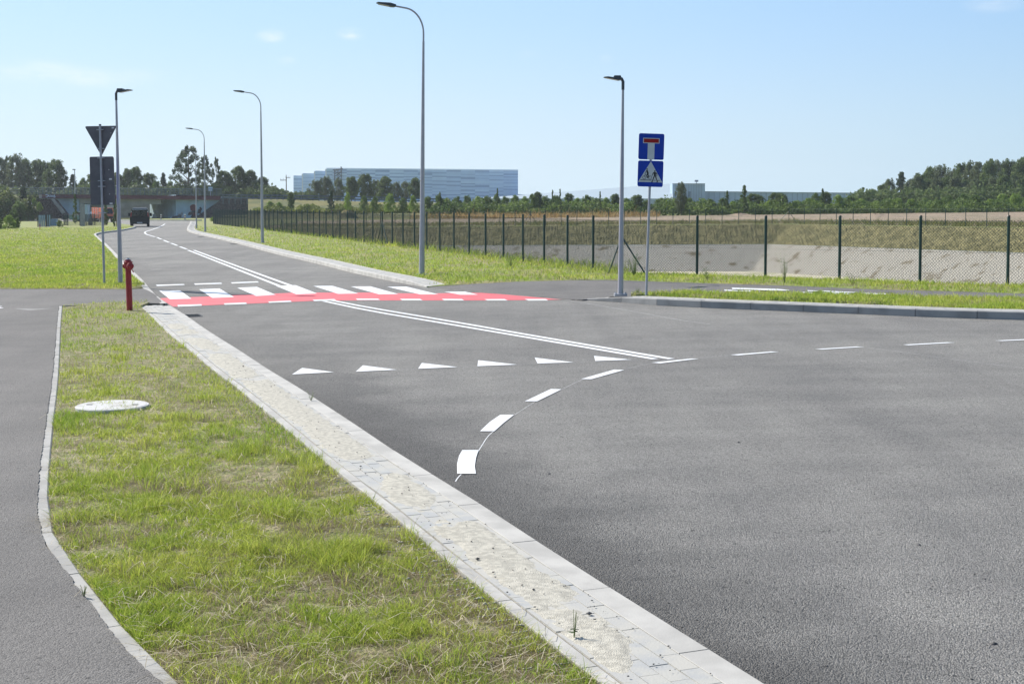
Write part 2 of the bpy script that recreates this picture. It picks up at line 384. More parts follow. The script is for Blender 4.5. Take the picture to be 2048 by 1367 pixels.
cB = curve_px0([(1168, 600.2, .03), (1208, 602, .05), (1242, 604.8, .12), (1317, 611, .14), (1397, 615, .14), (1483, 618.6, .14), (1573, 622.2, .14), (1667, 626, .14), (1765, 630, .14),
                (1866, 634.6, .14), (1969, 637.6, .14), (2048, 639.5, .14)])
e = (cB[-1] - cB[-2]).normalized(); e.z = 0
for k in range(1, 8): cB.append(cB[-1] + (e + Vector((0, -.03 * k, 0))).normalized() * 2.5)
for p in cB[-7:]: p.z = .14
cB = smooth_line(cB, 2)
cE = curve_px([(125, 611, .09), (121.5, 655, .09), (120, 697, .09), (117, 765, .09), (111, 813, .09), (106, 857, .09), (102, 902, .09), (97, 968, .09), (97, 1026, .09),
               (106, 1063, .09), (124, 1100, .09), (205, 1197, .09), (266, 1276, .09), (362, 1367, .09)])
e = (cE[-1] - cE[-2]).normalized(); cE.append(cE[-1] + e * 4); cE = smooth_line(cE, 1)

def stone_mesh(a, b, na, nb, w0, w1, ha, hb, gap=.005, ch=.012, deep=.16):
    d = (b - a); L = math.hypot(d.x, d.y); g = d * (gap / max(L, .01)); jx = random.uniform(-.0015, .0015)
    A0, B0 = a + g, b - g
    mb = MB()
    def v(p, n, w_, h): x, y = p.x + n.x * w_, p.y + n.y * w_; return (x, y, gz(x) + h + jx)
    prof = ((w0, -deep), (w0, -ch), (w0 + ch, 0), (w1 - .002, 0), (w1, -.002), (w1, -deep))
    vv = [v(A0, na, w_, ha + h) for w_, h in prof] + [v(B0, nb, w_, hb + h) for w_, h in prof]
    n = len(prof)
    return vv, [tuple(range(n)), tuple(range(2 * n - 1, n - 1, -1))] + [(i, i + n, (i + 1) % n + n, (i + 1) % n) for i in range(n)]
def line_stones(root, curve, side, w0, w1, L, name, m, limit=300, dh=0, ydist=1e9):
    p = resample(curve, L); ns = normals2(p, side); rest = MB(); c = 0
    for i in range(len(p) - 1):
        vv, ff = stone_mesh(p[i], p[i + 1], ns[i], ns[i + 1], w0, w1, p[i].z + dh, p[i + 1].z + dh)
        if c < limit and p[i].y < ydist:
            MB().add(vv, ff).build(name, m, root); c += 1
        else: rest.add(vv, ff)
    if rest.v: tag(rest.build(name, m, root), kind='stuff')
def ribbon(curve, side, w0, w1, dh, step=.5):
    p = resample(curve, step); a = offs(p, side, w0); b = offs(p, side, w1); mb = MB()
    vv = [pt(q.x, q.y, q.z + dh) for q in a] + [pt(q.x, q.y, q.z + dh) for q in b]; n = len(p)
    return mb.add(vv, [(i, i + 1, n + i + 1, n + i) for i in range(n - 1)])
# strip A : kerb, sett band, edging --------------------------------
WK, WP, WE = .165, .405, .085; WT = WK + WP + WE
def strip(curve, side, label, near_pavers, L=1.1, ystone=1e9, km='concrete'):
    root = thing('kerb', label, None, kind='structure')
    line_stones(root, curve, side, 0, WK, L, 'kerb_stone', km, ydist=ystone)
    line_stones(root, curve, side, WK + WP, WT, L, 'edging_stone', 'concrete', dh=-.004, ydist=ystone)
    tag(ribbon(curve, side, WK, WK + WP, -.012).build('joint_sand', 'joint_fill', root), kind='stuff')
    p = resample(curve, .204); ns = normals2(p, side); cnt = 0; rest = [MB(), MB()]
    for i in range(len(p) - 2):
        for k in range(4):
            off = .5 if k % 2 else 0
            a = p[i].lerp(p[i + 1], off); b = p[i + 1].lerp(p[i + 2], off); n = ns[i]
            w0 = WK + .003 + k * .101; w1 = w0 + .096; j = random.uniform(-.003, .002); m = random.random() < .45
            d = (b - a) * .012
            q = [(a + d, w0), (b - d, w0), (b - d, w1), (a + d, w1)]; vv = []
            for z in (-.004 + j, -.03):
                vv += [(s_.x + n.x * w_, s_.y + n.y * w_, gz(s_.x + n.x * w_) + s_.z + z) for s_, w_ in q]
            ff = [(0, 1, 2, 3), (0, 4, 5, 1), (1, 5, 6, 2), (2, 6, 7, 3), (3, 7, 4, 0)]
            if cnt < near_pavers:
                MB().add(vv, ff).build('paver', 'paver_cool' if m else 'paver', root); cnt += 1
            else: rest[m].add(vv, ff)
    for m, r in enumerate(rest):
        if r.v: tag(r.build('paver', 'paver_cool' if m else 'paver', root), kind='stuff')
    return root
strip(cA, 1, 'pale concrete kerb with sandy paver band along the left side of the junction', 300)
strip(cB, 1, 'raised grey kerb in shade below the grass strip on the right', 0, km='kerb_shaded')
strip(cC, -1, 'long pale kerb curving away beside the fenced verge', 0, L=1.3, ystone=95)
rD = thing('kerb', 'narrow pale kerb curving past the left lawn towards the van', None, kind='structure')
line_stones(rD, cD, 1, 0, .16, 1.2, 'kerb_stone', 'concrete')
rE = thing('kerb', 'thin concrete edging between the left path and the verge', None, kind='structure')
line_stones(rE, cE, -1, 0, .085, 1.1, 'edging_stone', 'edging_concrete')
# kerb along the far side of the cross street
cX = smooth_line(curve_px0([(60, 438.6, .14), (200, 439.8, .14), (243, 440.8, .14), (300, 441, .14), (381, 441.2, .14), (420, 441, .14)]), 1)
rX = thing('kerb', 'dark far kerb of the cross street under the bridge', None, kind='structure')
line_stones(rX, cX, 1, 0, .25, 3, 'kerb_stone', 'concrete_grey')

# ================================================================== basin outline
F0 = G(1243, 553); F1 = G(433, 450); FR = G(2015, 577); FR0 = G(1394, 555)
fl = (F1 - F0); fl.z = 0; fl.normalize(); fr = (FR - FR0); fr.z = 0; fr.normalize()
def P2(x, y): return Vector((x, y, gz(x)))
rim = [P2(F0.x + .25, F0.y + .65)]
l = F0 + fl * 88; rim.append(P2(l.x + .9, 124.5)); rim.append(P2(-12, 122.3)); rim.append(P2(3, 119.8)); rim.append(P2(23.3, 115.3))
rim.append(P2(35.5, 93.8)); rim.append(P2(50, 66))
q = F0 + fr * 45; rim.append(P2(50, 40)); rim.append(P2(q.x + .6, q.y + 1.2))
q = F0 + fr * 12; rim.append(P2(q.x + .3, q.y + .55))
def inset(poly, d):
    n = len(poly); out = []; ar = sum(poly[i].x * poly[(i + 1) % n].y - poly[(i + 1) % n].x * poly[i].y for i in range(n)); s = 1 if ar > 0 else -1
    for i in range(n):
        a, b, c = poly[i - 1], poly[i], poly[(i + 1) % n]
        d1 = (b - a).xy.normalized(); d2 = (c - b).xy.normalized(); n1 = Vector((-d1.y, d1.x)) * s; n2 = Vector((-d2.y, d2.x)) * s
        m = (n1 + n2).normalized(); k = d / max(.35, m.dot(n1)); out.append(Vector((b.x + m.x * k, b.y + m.y * k, b.z)))
    return out
def slope_band(name, upper, d0, z0, d1, z1, m, amp, seed, parent, rows=14, cell=.45):
    u = inset(upper, d0) if d0 else upper; lo = inset(upper, d1); n = len(u); V = []; Fc = []
    cols = []
    for i in range(n):
        a, b = u[i], u[(i + 1) % n]; c, d = lo[i], lo[(i + 1) % n]; L = (b - a).length; k = max(1, int(L / cell))
        for j in range(k): cols.append((a.lerp(b, j / k), c.lerp(d, j / k)))
    nc = len(cols)
    for r in range(rows + 1):
        t = r / rows
        for (a, b) in cols:
            p = a.lerp(b, t); p.z = p.z + z0 + (z1 - z0) * t; V.append(p)
    V = np.array([tuple(p) for p in V])
    nz = fbm(V[:, 0] * 1.2, V[:, 1] * 1.2 + V[:, 2] * 2, seed) - .5
    edge = np.repeat([(0 if r in (0, rows) else 1) for r in range(rows + 1)], nc)
    V[:, 2] += nz * amp * edge
    for r in range(rows):
        for c in range(nc): Fc.append((r * nc + c, r * nc + (c + 1) % nc, (r + 1) * nc + (c + 1) % nc, (r + 1) * nc + c))
    me = np_mesh(name, V, np.array(Fc), m); bm = bmesh.new(); bm.from_mesh(me); bmesh.ops.recalc_face_normals(bm, faces=bm.faces)
    if sum(f.normal.z for f in bm.faces) < 0: bmesh.ops.reverse_faces(bm, faces=bm.faces)
    bm.to_mesh(me); bm.free(); return link(name, me, parent)
basin = thing('retention_basin', 'dry retention basin with brown matted banks and pale gravel below', None, kind='structure')
slope_band('upper_slope', rim, 0, -.031, 2.5, -1.66, 'erosion_mat', .13, 3, basin)
slope_band('gravel_slope', rim, 2.48, -1.67, 5.7, -3.8, 'gravel_slope', .12, 9, basin)
fl_pts = [Vector((p.x, p.y, p.z - 3.79)) for p in inset(rim, 5.6)]
sheet('basin_floor', fl_pts, 'basin_floor', 0, parent=basin, kind=None)

# ================================================================== ground and surfaces
big = [Vector((x, y, K * x - .03)) for x, y in ((-700, -60), (700, -60), (700, 900), (-700, 900))]
sheet('ground', big, 'lawn', 0, holes=[[Vector((p.x, p.y, p.z - .03)) for p in rim]])
# main road
Bx = on(cB, 0); far_edge = on(curve_px0([(381, 441.6, 0), (300, 441.3, 0), (243, 440.9, 0), (200, 440, 0), (60, 438.8, 0), (-200, 438.2, 0)]), 0)
near_edge = on(curve_px0([(-200, 441.2, 0), (60, 442.4, 0), (190, 443.6, 0), (225, 445, 0), (243, 447.6, 0), (262, 450, 0)]), 0)
road = on(cA[::1], 0) + on(cD, 0) + near_edge[::-1] + far_edge[::-1] + on(cC[::-1], 0) + [G(1000, 587.5), G(1139, 599)] + Bx + [P2(34, 5), P2(30, -20), P2(6, -20)]
for p in road: p.z = gz(p.x)
sheet('road', road, 'asphalt', .1)
# left path
le = offs(cE, -1, .075); jag = []
for a, b in zip(le[:-1], le[1:]):
    n = max(1, int((b - a).length / .022))
    for j in range(n):
        q = a.lerp(b, j / n); r_ = (vnoise(np.array([q.y * 30.]), np.array([1.3]))[0] - .5) * .016 + (vnoise(np.array([q.y * 5.]), np.array([4.3]))[0] - .35) * .018
        jag.append(Vector((q.x + r_, q.y, gz(q.x) + .098)))
lft = [G(-1200, 577.2, .09), G(160, 577.4, .09), G(250, 578, .07), G(297, 576.5, .035), G(303, 577, .03), G(330, 606.5, .022), G(300, 606, .03), G(210, 609, .06), G(125, 611.5, .095)]
sheet('path', lft + jag + [pt(-2.3, -10, .09), pt(-30, -10, .09), pt(-45, 20, .09)], 'asphalt_path', .12)
# right path
Bi = offs(cB, 1, .35)
rp = [G(856, 573.4, .02), G(1000, 586.2, .02), G(1139, 598, .02), G(1165, 598.8, .03)] + [pt(p.x, p.y, .03 if i < 3 else .085) for i, p in enumerate(Bi[2:])]
rp += [pt(34, 26, .085), pt(12.6, 36.5, .085)]
rp_top = [(2048, 587), (1902, 582), (1771, 579), (1576, 571), (1392, 565.5), (1246, 560.5), (1207, 559.5), (1143, 560), (1030, 563), (933, 568)]
rp = rp[:-1] + [G(2300, 599, .085)] + [G(a, b, .085) for a, b in rp_top]
sheet('path', rp, 'asphalt_path', .12)
# verges (raised grass slabs)
Ai = offs(cA, 1, WT + .005); v1r = [p for p in Ai if p.y < 28.6]
V1 = [pt(p.x, p.y, .075) for p in v1r] + [G(300, 604, .035), G(200, 605.5, .06), G(130, 611, .075)] + [pt(p.x + .003, p.y, .075) for p in cE]
sheet('verge', V1, 'soil_grass', .2)
Ci = offs(cC, -1, WT + .005)
V2 = [G(a, b, .03 if a < 900 else .088) for a, b in [(855, 572.7)] + rp_top[::-1] + [(2300, 601)]] + [pt(34, 27.5, .09)]
q = F0 + fr * 45
V2 += [pt(q.x + .55, q.y + 1.1, .09)]; q = F0 + fr * 12; V2 += [pt(q.x + .25, q.y + .45, .09), pt(F0.x + .2, F0.y + .55, .09), pt(rim[1].x - .1, rim[1].y, .09)]
V2 += [pt(-24, 150, .09), pt(-27, 170, .09), G(420, 442.2, .09), G(384, 442.4, .09)] + [pt(p.x, p.y, .09) for p in Ci[::-1] if 34.5 < p.y < 175]
sheet('verge', V2, 'lawn', .2)
V3 = [pt(p.x, p.y, .115) for p in offs(cB, 1, WT + .01) if p.x > 3.6]
V3 += [G(2300, 607, .115), G(2048, 597, .115), G(1804, 591.3, .115), G(1576, 585.5, .115), G(1400, 583.2, .115), G(1316, 584.5, .115), G(1262, 587, .115)]
sheet('verge', V3, 'lawn', .2)
Di = offs(cD, 1, .165)
V4 = [G(290, 574, .04)] + [pt(p.x, p.y, .1) for p in Di if p.y > 39.0] + [G(262, 449.6, .1), G(243, 447.3, .1), G(225, 444.8, .1), G(190, 443.4, .1), G(60, 442.2, .1), G(-900, 440, .1)] + [G(-1500, 577, .1), G(160, 577.2, .095), G(250, 577.8, .075)]
sheet('lawn', V4, 'lawn', .2)
# dry field behind the basin
fld = [pt(*p, .0) for p in ((rim[1].x - 2, 126.5), (-12, 125.0), (3, 122.5), (24, 118), (37, 95.5), (52, 68), (120, 75), (150, 188), (60, 184), (30, 182), (-4, 178), (-30, 165))]
sheet('field', fld, 'dry_soil', 0)

# ================================================================== road markings
mk = thing('road_markings', 'white and red paint markings on the asphalt junction', None, kind='structure')
def poly_mark(name, px, m='white_paint', dz=.0065, parent=None, label=None):
    pts = [G(a, b, dz) for a, b in px]
    v = [tuple(p) for p in pts]; me = bpy.data.meshes.new(name); me.from_pydata(v, [], [tuple(range(len(v)))]); me.materials.append(MT[m])
    if me.polygons[0].normal.z < 0: me.flip_normals()
    o = link(name, me, parent or mk)
    if label: o['label'] = label
    return o
def line_mark(name, px, wd, m='white_paint', dz=.0060, side=1, label=None):
    p = [G(a, b, dz) for a, b in px]; p = smooth_line(p, 1) if len(p) > 2 else p
    n = normals2(p, side); vv = [a - b * wd / 2 for a, b in zip(p, n)] + [a + b * wd / 2 for a, b in zip(p, n)]
    for q in vv: q.z = gz(q.x) + dz
    k = len(p); o = MB().add(vv, [(i, i + 1, k + i + 1, k + i) for i in range(k - 1)]).build(name, m, mk)
    if label: o['label'] = label
    return o
z4 = lambda l: [(280 + a / 3.938, 520 + b / 3.938) for a, b in l]
z5 = lambda l: [(740 + a / 3.103, 540 + b / 3.103) for a, b in l]
z6 = lambda l: [(1380 + a / 3.066, 540 + b / 3.066) for a, b in l]
z7 = lambda l: [(560 + a / 2.926, 660 + b / 2.926) for a, b in l]
red = z4([(155, 300), (500, 288), (900, 270), (1230, 256), (1560, 256), (1811, 256)]) + z5([(300, 146), (600, 141), (690, 141), (900, 155), (1240, 181)]) + z5([(1100, 184), (700, 187), (0, 187)]) + z4([(1400, 318), (1000, 336), (600, 352), (262, 366)])
poly_mark('cycle_crossing', red, 'red_paint', .004, label='red painted band of the cycle crossing')
for s in ([(150, 240), (315, 238), (405, 303), (235, 307)], [(465, 230), (625, 223), (740, 290), (570, 297)], [(765, 217), (920, 210), (1070, 273), (915, 282)],
          [(1070, 203), (1225, 197), (1395, 262), (1230, 268)], [(1365, 203), (1515, 202), (1720, 262), (1560, 265)], [(1660, 208), (1815, 206), (2035, 267), (1880, 268)]):
    poly_mark('crossing_stripe', z4(s))
poly_mark('crossing_stripe', z5([(105, 103), (225, 102), (425, 150), (310, 150)])); poly_mark('crossing_stripe', z5([(460, 134), (590, 133), (670, 152), (560, 152)]))
for s in ([(295, 353), (483, 347), (487, 358), (300, 366)], [(662, 340), (835, 334), (843, 344), (668, 351)], [(1010, 326), (1185, 319), (1195, 328), (1018, 336)],
          [(1360, 312), (1530, 306), (1545, 316), (1372, 322)], [(1700, 303), (1875, 303), (1890, 313), (1712, 313)]): poly_mark('crossing_dash', z4(s))
for s in ([(185, 178), (310, 178), (327, 187), (200, 187)], [(445, 178), (570, 179), (585, 188), (460, 187)], [(710, 180), (835, 179), (855, 188), (730, 188)], [(960, 179), (1090, 179), (1107, 188), (985, 189)]):
    poly_mark('crossing_dash', z5(s))
for s in ([(125, 194), (345, 188), (352, 195), (135, 204)], [(425, 184), (638, 178), (648, 186), (435, 194)], [(715, 175), (925, 167), (937, 175), (725, 184)]): poly_mark('stop_dash', z4(s))
line_mark('centre_line', [(376, 500), (468, 536), (564, 573.5)], .12); line_mark('centre_line', [(387.5, 500), (480, 534), (588, 573)], .12)
line_mark('centre_line', z4([(1448, 322)]) + z5([(0, 253), (500, 336), (760, 380), (1250, 463), (1770, 551)]), .12)
line_mark('centre_line', z4([(1515, 317)]) + z5([(0, 233), (500, 316), (1000, 404), (1500, 488), (1870, 550)]), .12)
for s in ([(314, 474.6), (323, 478.4)], [(327, 480), (338, 484.6)], [(342, 486), (355, 491)], [(359.5, 493), (373.5, 498)]): line_mark('lane_dash', s, .13)
line_mark('lane_line', [(330, 447.5), (325, 451), (316, 455), (300, 460.5), (291, 463), (289, 465.5), (293, 468.6), (303, 471.5), (310, 473.5)], .13)
for s in ([(70, 258), (130, 220), (315, 245)], [(443, 242), (485, 205), (685, 231)], [(808, 225), (830, 191), (1040, 215)], [(1155, 210), (1160, 175), (1390, 201)], [(1507, 194), (1490, 160), (1720, 188)]):
    poly_mark('yield_triangle', z7(s))
poly_mark('yield_triangle', z5([(1398, 563), (1390, 531), (1625, 555)]))
poly_mark('curve_dash', z7([(1037, 838), (1036, 780), (1048, 732), (1067, 700), (1162, 700), (1147, 745), (1140, 795), (1147, 838)]))
poly_mark('curve_dash', z7([(1170, 590), (1228, 535), (1288, 494), (1370, 494), (1308, 542), (1255, 590)]))
poly_mark('curve_dash', z7([(1432, 415), (1585, 343), (1648, 345), (1505, 415)])); poly_mark('curve_dash', z7([(1762, 285), (1955, 230), (2015, 232), (1822, 286)]))
poly_mark('curve_dash', z5([(1748, 573), (1990, 548), (2040, 549), (1800, 578)]))
for s in ([(245, 518), (500, 498), (545, 500), (295, 522)], [(765, 483), (1020, 468), (1070, 470), (810, 486)], [(1305, 456), (1580, 441), (1625, 444), (1340, 460)], [(1870, 431), (2130, 419), (2180, 422), (1915, 434)], [(2450, 407), (2700, 397), (2750, 400), (2500, 411)]):
    poly_mark('curve_dash', z6(s))
line_mark('guide_line', [(911, 962), (915, 955), (926, 944)], .009, dz=.0015)
line_mark('guide_line', [(953, 907), (962, 893), (975, 872), (988, 861)], .007, dz=.0015)
line_mark('guide_line', [(1029, 829), (1046, 818), (1070, 803)], .010, 'faint_paint', .0015)
line_mark('guide_line', [(1124, 778), (1160, 760), (1183, 753)], .010, 'faint_paint', .0015)
line_mark('guide_line', [(1250, 738), (1290, 728), (1320, 724)], .010, 'faint_paint', .0015)
line_mark('guide_line', [(1400, 716), (1460, 709)], .010, 'faint_paint', .0015)
line_mark('guide_line', [(1140, 601), (1260, 621), (1360, 640), (1420, 648)], .022, 'faint_paint', .0015)
line_mark('guide_line', z6([(1080, 473), (1380, 512), (1650, 552), (2048, 600)]), .012, 'faint_paint', .0015)
line_mark('guide_line', z7([(690, 231), (808, 225)]) , .008, 'faint_paint', .0015); line_mark('guide_line', z7([(1042, 215), (1155, 210)]), .008, 'faint_paint', .0015)
line_mark('guide_line', z7([(1392, 202), (1507, 195)]), .008, 'faint_paint', .0015)
line_mark('edge_line', [(860, 575), (1000, 587.3), (1142, 599.8)], .06, 'concrete', .009)
line_mark('edge_line', [(1150, 600.3), (1163, 599.2)], .06, 'concrete', .009)
# pictograms on the paths
pic = thing('path_markings', 'white cycle and walker symbols painted on the right path', None, kind='structure')
def path_mark(px, dz=.091): poly_mark('symbol', px, 'white_paint', dz, pic)
z8 = lambda l: [(1400 + a / 4.876, 550 + b / 4.876) for a, b in l]
path_mark(z8([(310, 122), (540, 128), (760, 134), (870, 145), (868, 151), (700, 150), (480, 141), (315, 136)]))
path_mark(z8([(235, 141), (330, 145), (520, 150), (480, 160), (380, 159), (240, 151)])); path_mark(z8([(520, 154), (585, 155), (580, 160), (522, 160)]))
path_mark(z8([(1045, 147), (1150, 150), (1148, 157), (1050, 155)])); path_mark(z8([(1180, 149), (1400, 160), (1525, 165), (1520, 171), (1360, 168), (1200, 160)]))
path_mark(z8([(1165, 165), (1300, 168), (1470, 176), (1460, 184), (1280, 181), (1170, 173)])); path_mark(z8([(990, 163), (1100, 166), (1098, 171), (995, 169)]))
path_mark(z8([(1590, 172), (1680, 175), (1820, 179), (1818, 185), (1690, 185), (1600, 182)])); path_mark(z8([(1660, 188), (1750, 185), (1740, 190)]))
pic2 = thing('path_markings', 'white arrow tip and worn chalky streaks on the left path', None, kind='structure')
poly_mark('symbol', [(-30, 610.5), (5, 612), (-4, 613.6), (8, 615.4), (-30, 617.5)], 'white_paint', .101, pic2)
poly_mark('streak', [(30, 616.4), (70, 617.2), (112, 615.8), (80, 618.6), (60, 620.5), (36, 618)], 'chalk_dust', .1005, pic2)
# road gullies
def grate(px, py, sx, sy, rz, lab):
    p = G(px, py, .003); t = thing('storm_drain', lab, 'storm drain', p, rz); m = MB()
    m.box((-sx / 2, -sy / 2, 0), (sx / 2, -sy / 2 + .03, .006)).box((-sx / 2, sy / 2 - .03, 0), (sx / 2, sy / 2, .006)).box((-sx / 2, -sy / 2, 0), (-sx / 2 + .03, sy / 2, .0061)).box((sx / 2 - .03, -sy / 2, 0), (sx / 2, sy / 2, .0061))
    m.build('frame', 'iron', t); g = MB()
    for k in range(7): y = -sy / 2 + .05 + k * (sy - .1) / 6; g.box((-sx / 2 + .03, y - .012, .001), (sx / 2 - .03, y + .012, .005))
    tag(g.build('bars', 'iron', t), kind='stuff'); MB().box((-sx / 2, -sy / 2, -.02), (sx / 2, sy / 2, .0008)).build('pit', 'sign_black', t)
grate(384, 631, .36, .6, R(19), 'dark iron road drain beside the near kerb just below the red band')
grate(468, 488, .4, .7, R(18), 'small dark drain in the far right lane, below the second curved street lamp')
grate(402, 474, .4, .7, R(18), 'tiny dark drain beside the far curving kerb')

# ================================================================== grass
def pip(x, y, poly):
    inside = np.zeros(len(x), bool); n = len(poly)
    for i in range(n):
        x1, y1 = poly[i].x, poly[i].y; x2, y2 = poly[(i + 1) % n].x, poly[(i + 1) % n].y
        c = ((y1 > y) != (y2 > y)); xi = (x2 - x1) * (y - y1) / ((y2 - y1) if y2 != y1 else 1e-9) + x1
        inside ^= c & (x < xi)
    return inside
def grass(name, poly, dz, n, bbox, h=(.03, .09), wmin=.003, dry=.35, label='', seed=1, dryf=None, tall=0, ymax=1e9, hues=None):
    g = np.random.default_rng(seed)
    px = g.uniform(bbox[0], bbox[2], n); py = g.uniform(bbox[1], bbox[3], n)
    u = (px - 1024) / F; v = -(py - PYC) / F; vx, vy, vz = u, math.cos(TH) + v * math.sin(TH), -math.sin(TH) + v * math.cos(TH)
    t = (CH - dz) / (K * vx - vz); X = vx * t; Y = vy * t; ok = (t > 0) & (Y < ymax); X = X[ok]; Y = Y[ok]
    ok = pip(X, Y, poly); X = X[ok]; Y = Y[ok]
    pn = fbm(X * 1.5, Y * 1.5, seed + 3, 4); cl = fbm(X * 7, Y * 7, seed + 9, 2)
    keep = g.random(len(X)) < np.clip(.45 + (cl - .36) * 3.4, .14, 1); X = X[keep]; Y = Y[keep]; pn = pn[keep]; cl = cl[keep]
    m = len(X); dist = Y
    H = g.uniform(h[0], h[1], m) * (.55 + 1.1 * cl) * np.where(g.random(m) < .03, 1.8, 1)
    W = np.maximum(wmin * g.uniform(.7, 1.4, m), dist / F * .95)
    dr = np.clip((pn - .5) * 3 + dry, 0, .95)
    if dryf is not None: dr = np.clip(dr + dryf(X, Y), 0, .97)
    isdry = g.random(m) < dr * .85
    if tall: H = H * np.where(vnoise(X * 3.1, Y * 3.1, seed + 40) > .76, 1.9, 1.0)
    ang = g.uniform(0, 2 * np.pi, m); lean = g.uniform(.2, 1.3, m) * H; lean = np.where(isdry, lean * 2.6, lean); Hh = np.where(isdry, H * .35, H)
    dx, dy = np.cos(ang), np.sin(ang); wa = g.uniform(0, 2 * np.pi, m); wx, wy = np.cos(wa) * W / 2, np.sin(wa) * W / 2
    Z = K * X + dz - .004
    V = np.empty((m, 5, 3))
    V[:, 0] = np.stack([X - wx, Y - wy, Z], 1); V[:, 1] = np.stack([X + wx, Y + wy, Z], 1)
    mx_, my_ = X + dx * lean * .35, Y + dy * lean * .35
    V[:, 2] = np.stack([mx_ - wx * .8, my_ - wy * .8, Z + Hh * .62], 1); V[:, 3] = np.stack([mx_ + wx * .8, my_ + wy * .8, Z + Hh * .62], 1)
    V[:, 4] = np.stack([X + dx * lean, Y + dy * lean, Z + Hh], 1)
    idx = np.arange(m) * 5
    Fc = np.concatenate([np.stack([idx, idx + 1, idx + 3], 1), np.stack([idx, idx + 3, idx + 2], 1), np.stack([idx + 2, idx + 3, idx + 4], 1)])
    ga, gb, gc = np.array([.26, .39, .042]), np.array([.50, .54, .10]), np.array([.60, .54, .17])
    if hues: ga, gb, gc = [np.array(q) for q in hues]
    tmix = np.clip(fbm(X * .9, Y * .9, seed + 20, 3) * 1.3 - .15 + g.normal(0, .18, m), 0, 1)[:, None]
    colr = ga * (1 - tmix) + gb * tmix
    colr = np.where(isdry[:, None], np.array([.56, .47, .29]) * g.uniform(.5, 1.15, m)[:, None] * (1 - .25 * tmix), colr)
    yel = (g.random(m) < .07) & ~isdry; colr[yel] = gc
    colr = colr * g.uniform(.6, 1.35, m)[:, None]
    col = np.repeat(colr, 5, 0); 
    me = np_mesh(name, V.reshape(-1, 3), Fc, 'grass_blade', col)
    return tag(link(name, me), label, 'grass', kind='stuff')
def near_dry(X, Y):  # drier and barer towards the kerb strip and the foreground
    return np.clip((12 - Y) * .045, 0, .3) + np.clip((X + .9) * .22 + .05, -.1, .35) * (Y < 11)
grass('grass', [Vector((p.x, p.y, 0)) for p in V1], .075, 900000, (-40, 595, 1420, 1560), h=(.018, .054), dry=.68, seed=1, tall=1, dryf=near_dry, label='tufted yellow green grass with dry straw on the near left verge')
grass('grass', [Vector((p.x, p.y, 0)) for p in V4], .1, 260000, (-260, 446, 330, 580), h=(.03, .07), dry=.40, seed=2, label='short mown lawn left of the far road', ymax=130)
grass('grass', [Vector((p.x, p.y, 0)) for p in V2], .09, 330000, (372, 448, 2300, 606), h=(.04, .10), dry=.38, seed=3, label='rough green grass between the long kerb and the fence', ymax=130)
grass('grass', [Vector((p.x, p.y, 0)) for p in V3], .115, 110000, (1240, 575, 2300, 630), h=(.03, .09), dry=.25, seed=4, label='low grass strip between the right kerb and the path')
# taller weeds along the fences
fp = [pt(F0.x - .5, F0.y - .6, 0)] + [pt(*(F0 + fl * 90 + Vector((-.5, 0, 0))).xy, 0), pt(*(F0 + fl * 90 + Vector((.8, 0, 0))).xy, 0), pt(F0.x + .7, F0.y + 1.3, 0)]
grass('grass', fp, .09, 60000, (480, 455, 1260, 570), h=(.10, .26), dry=.35, seed=6, label='taller weeds growing along the foot of the long fence')
fp = [pt(F0.x, F0.y - .45, 0), pt(*(F0 + fr * 24 + Vector((0, -.5, 0))).xy, 0), pt(*(F0 + fr * 24 + Vector((.1, .35, 0))).xy, 0), pt(F0.x + .2, F0.y + .5, 0)]
grass('grass', fp, .09, 60000, (1240, 535, 2300, 600), h=(.03, .08), dry=.45, seed=7, label='weedy grass at the foot of the near fence on the right')
# tan seed grass behind the far field, grass fringe on the far rim
fp = [pt(-14, 168, 0), pt(22, 172, 0), pt(22, 181, 0), pt(-14, 181, 0)]
grass('tall_grass', fp, 0, 26000, (820, 424, 1320, 438), h=(.35, .75), wmin=.06, dry=.1, seed=8, label='band of tan seeding grass in front of the bushes', hues=((.30, .20, .07), (.42, .28, .11), (.36, .30, .12)))
fp = [pt(rim[1].x - 1, rim[1].y - .5, 0), pt(-12, 122.4, 0), pt(3, 120, 0), pt(23.3, 115.5, 0), pt(35.5, 94, 0), pt(50, 66, 0), pt(60, 74, 0), pt(43, 103, 0), pt(28.5, 129, 0), pt(3, 135, 0), pt(-12, 137, 0), pt(rim[1].x, 138, 0)]
grass('tall_grass', fp, 0, 150000, (560, 436, 2300, 470), h=(.10, .30), wmin=.03, dry=.35, seed=9, label='fringe of rough grass on the far rim of the basin', hues=((.12, .15, .035), (.24, .23, .08), (.30, .26, .10)))
# sand drifts on the paver band
ps = [p for p in resample(cA, .035) if 1.5 < p.y < 24]; nsd = normals2(ps, 1); nW = 17; V = []
for p, n in zip(ps, nsd):
    for k in range(nW):
        w_ = WK + .004 + (WP - .008) * k / (nW - 1); x, y = p.x + n.x * w_, p.y + n.y * w_; V.append((x, y, p.z))
V = np.array(V); a = fbm(V[:, 0] * 2.6, V[:, 1] * 1.3, 31, 4); b = fbm(V[:, 0] * 26, V[:, 1] * 26, 33, 2)
ww = np.tile(np.sin(np.linspace(0, np.pi, nW)) ** .5, len(ps)); far = np.clip((V[:, 1] - 8.5) * .03, -.035, .12)
V[:, 2] = K * V[:, 0] + V[:, 2] - .014 + np.clip((a - .44 + far) * .06 * ww, -.008, .006) + (b - .5) * .005 + .0095 * ww
nP = len(ps); ii = np.arange(nP - 1)[:, None] * nW + np.arange(nW - 1)[None, :]; ii = ii.ravel()
me = np_mesh('sand', V, np.stack([ii, ii + 1, ii + nW + 1, ii + nW], 1), 'sand'); me.shade_smooth()
tag(link('sand', me), 'drifts of pale sand lying on the paver band of the left kerb', 'sand', kind='stuff')
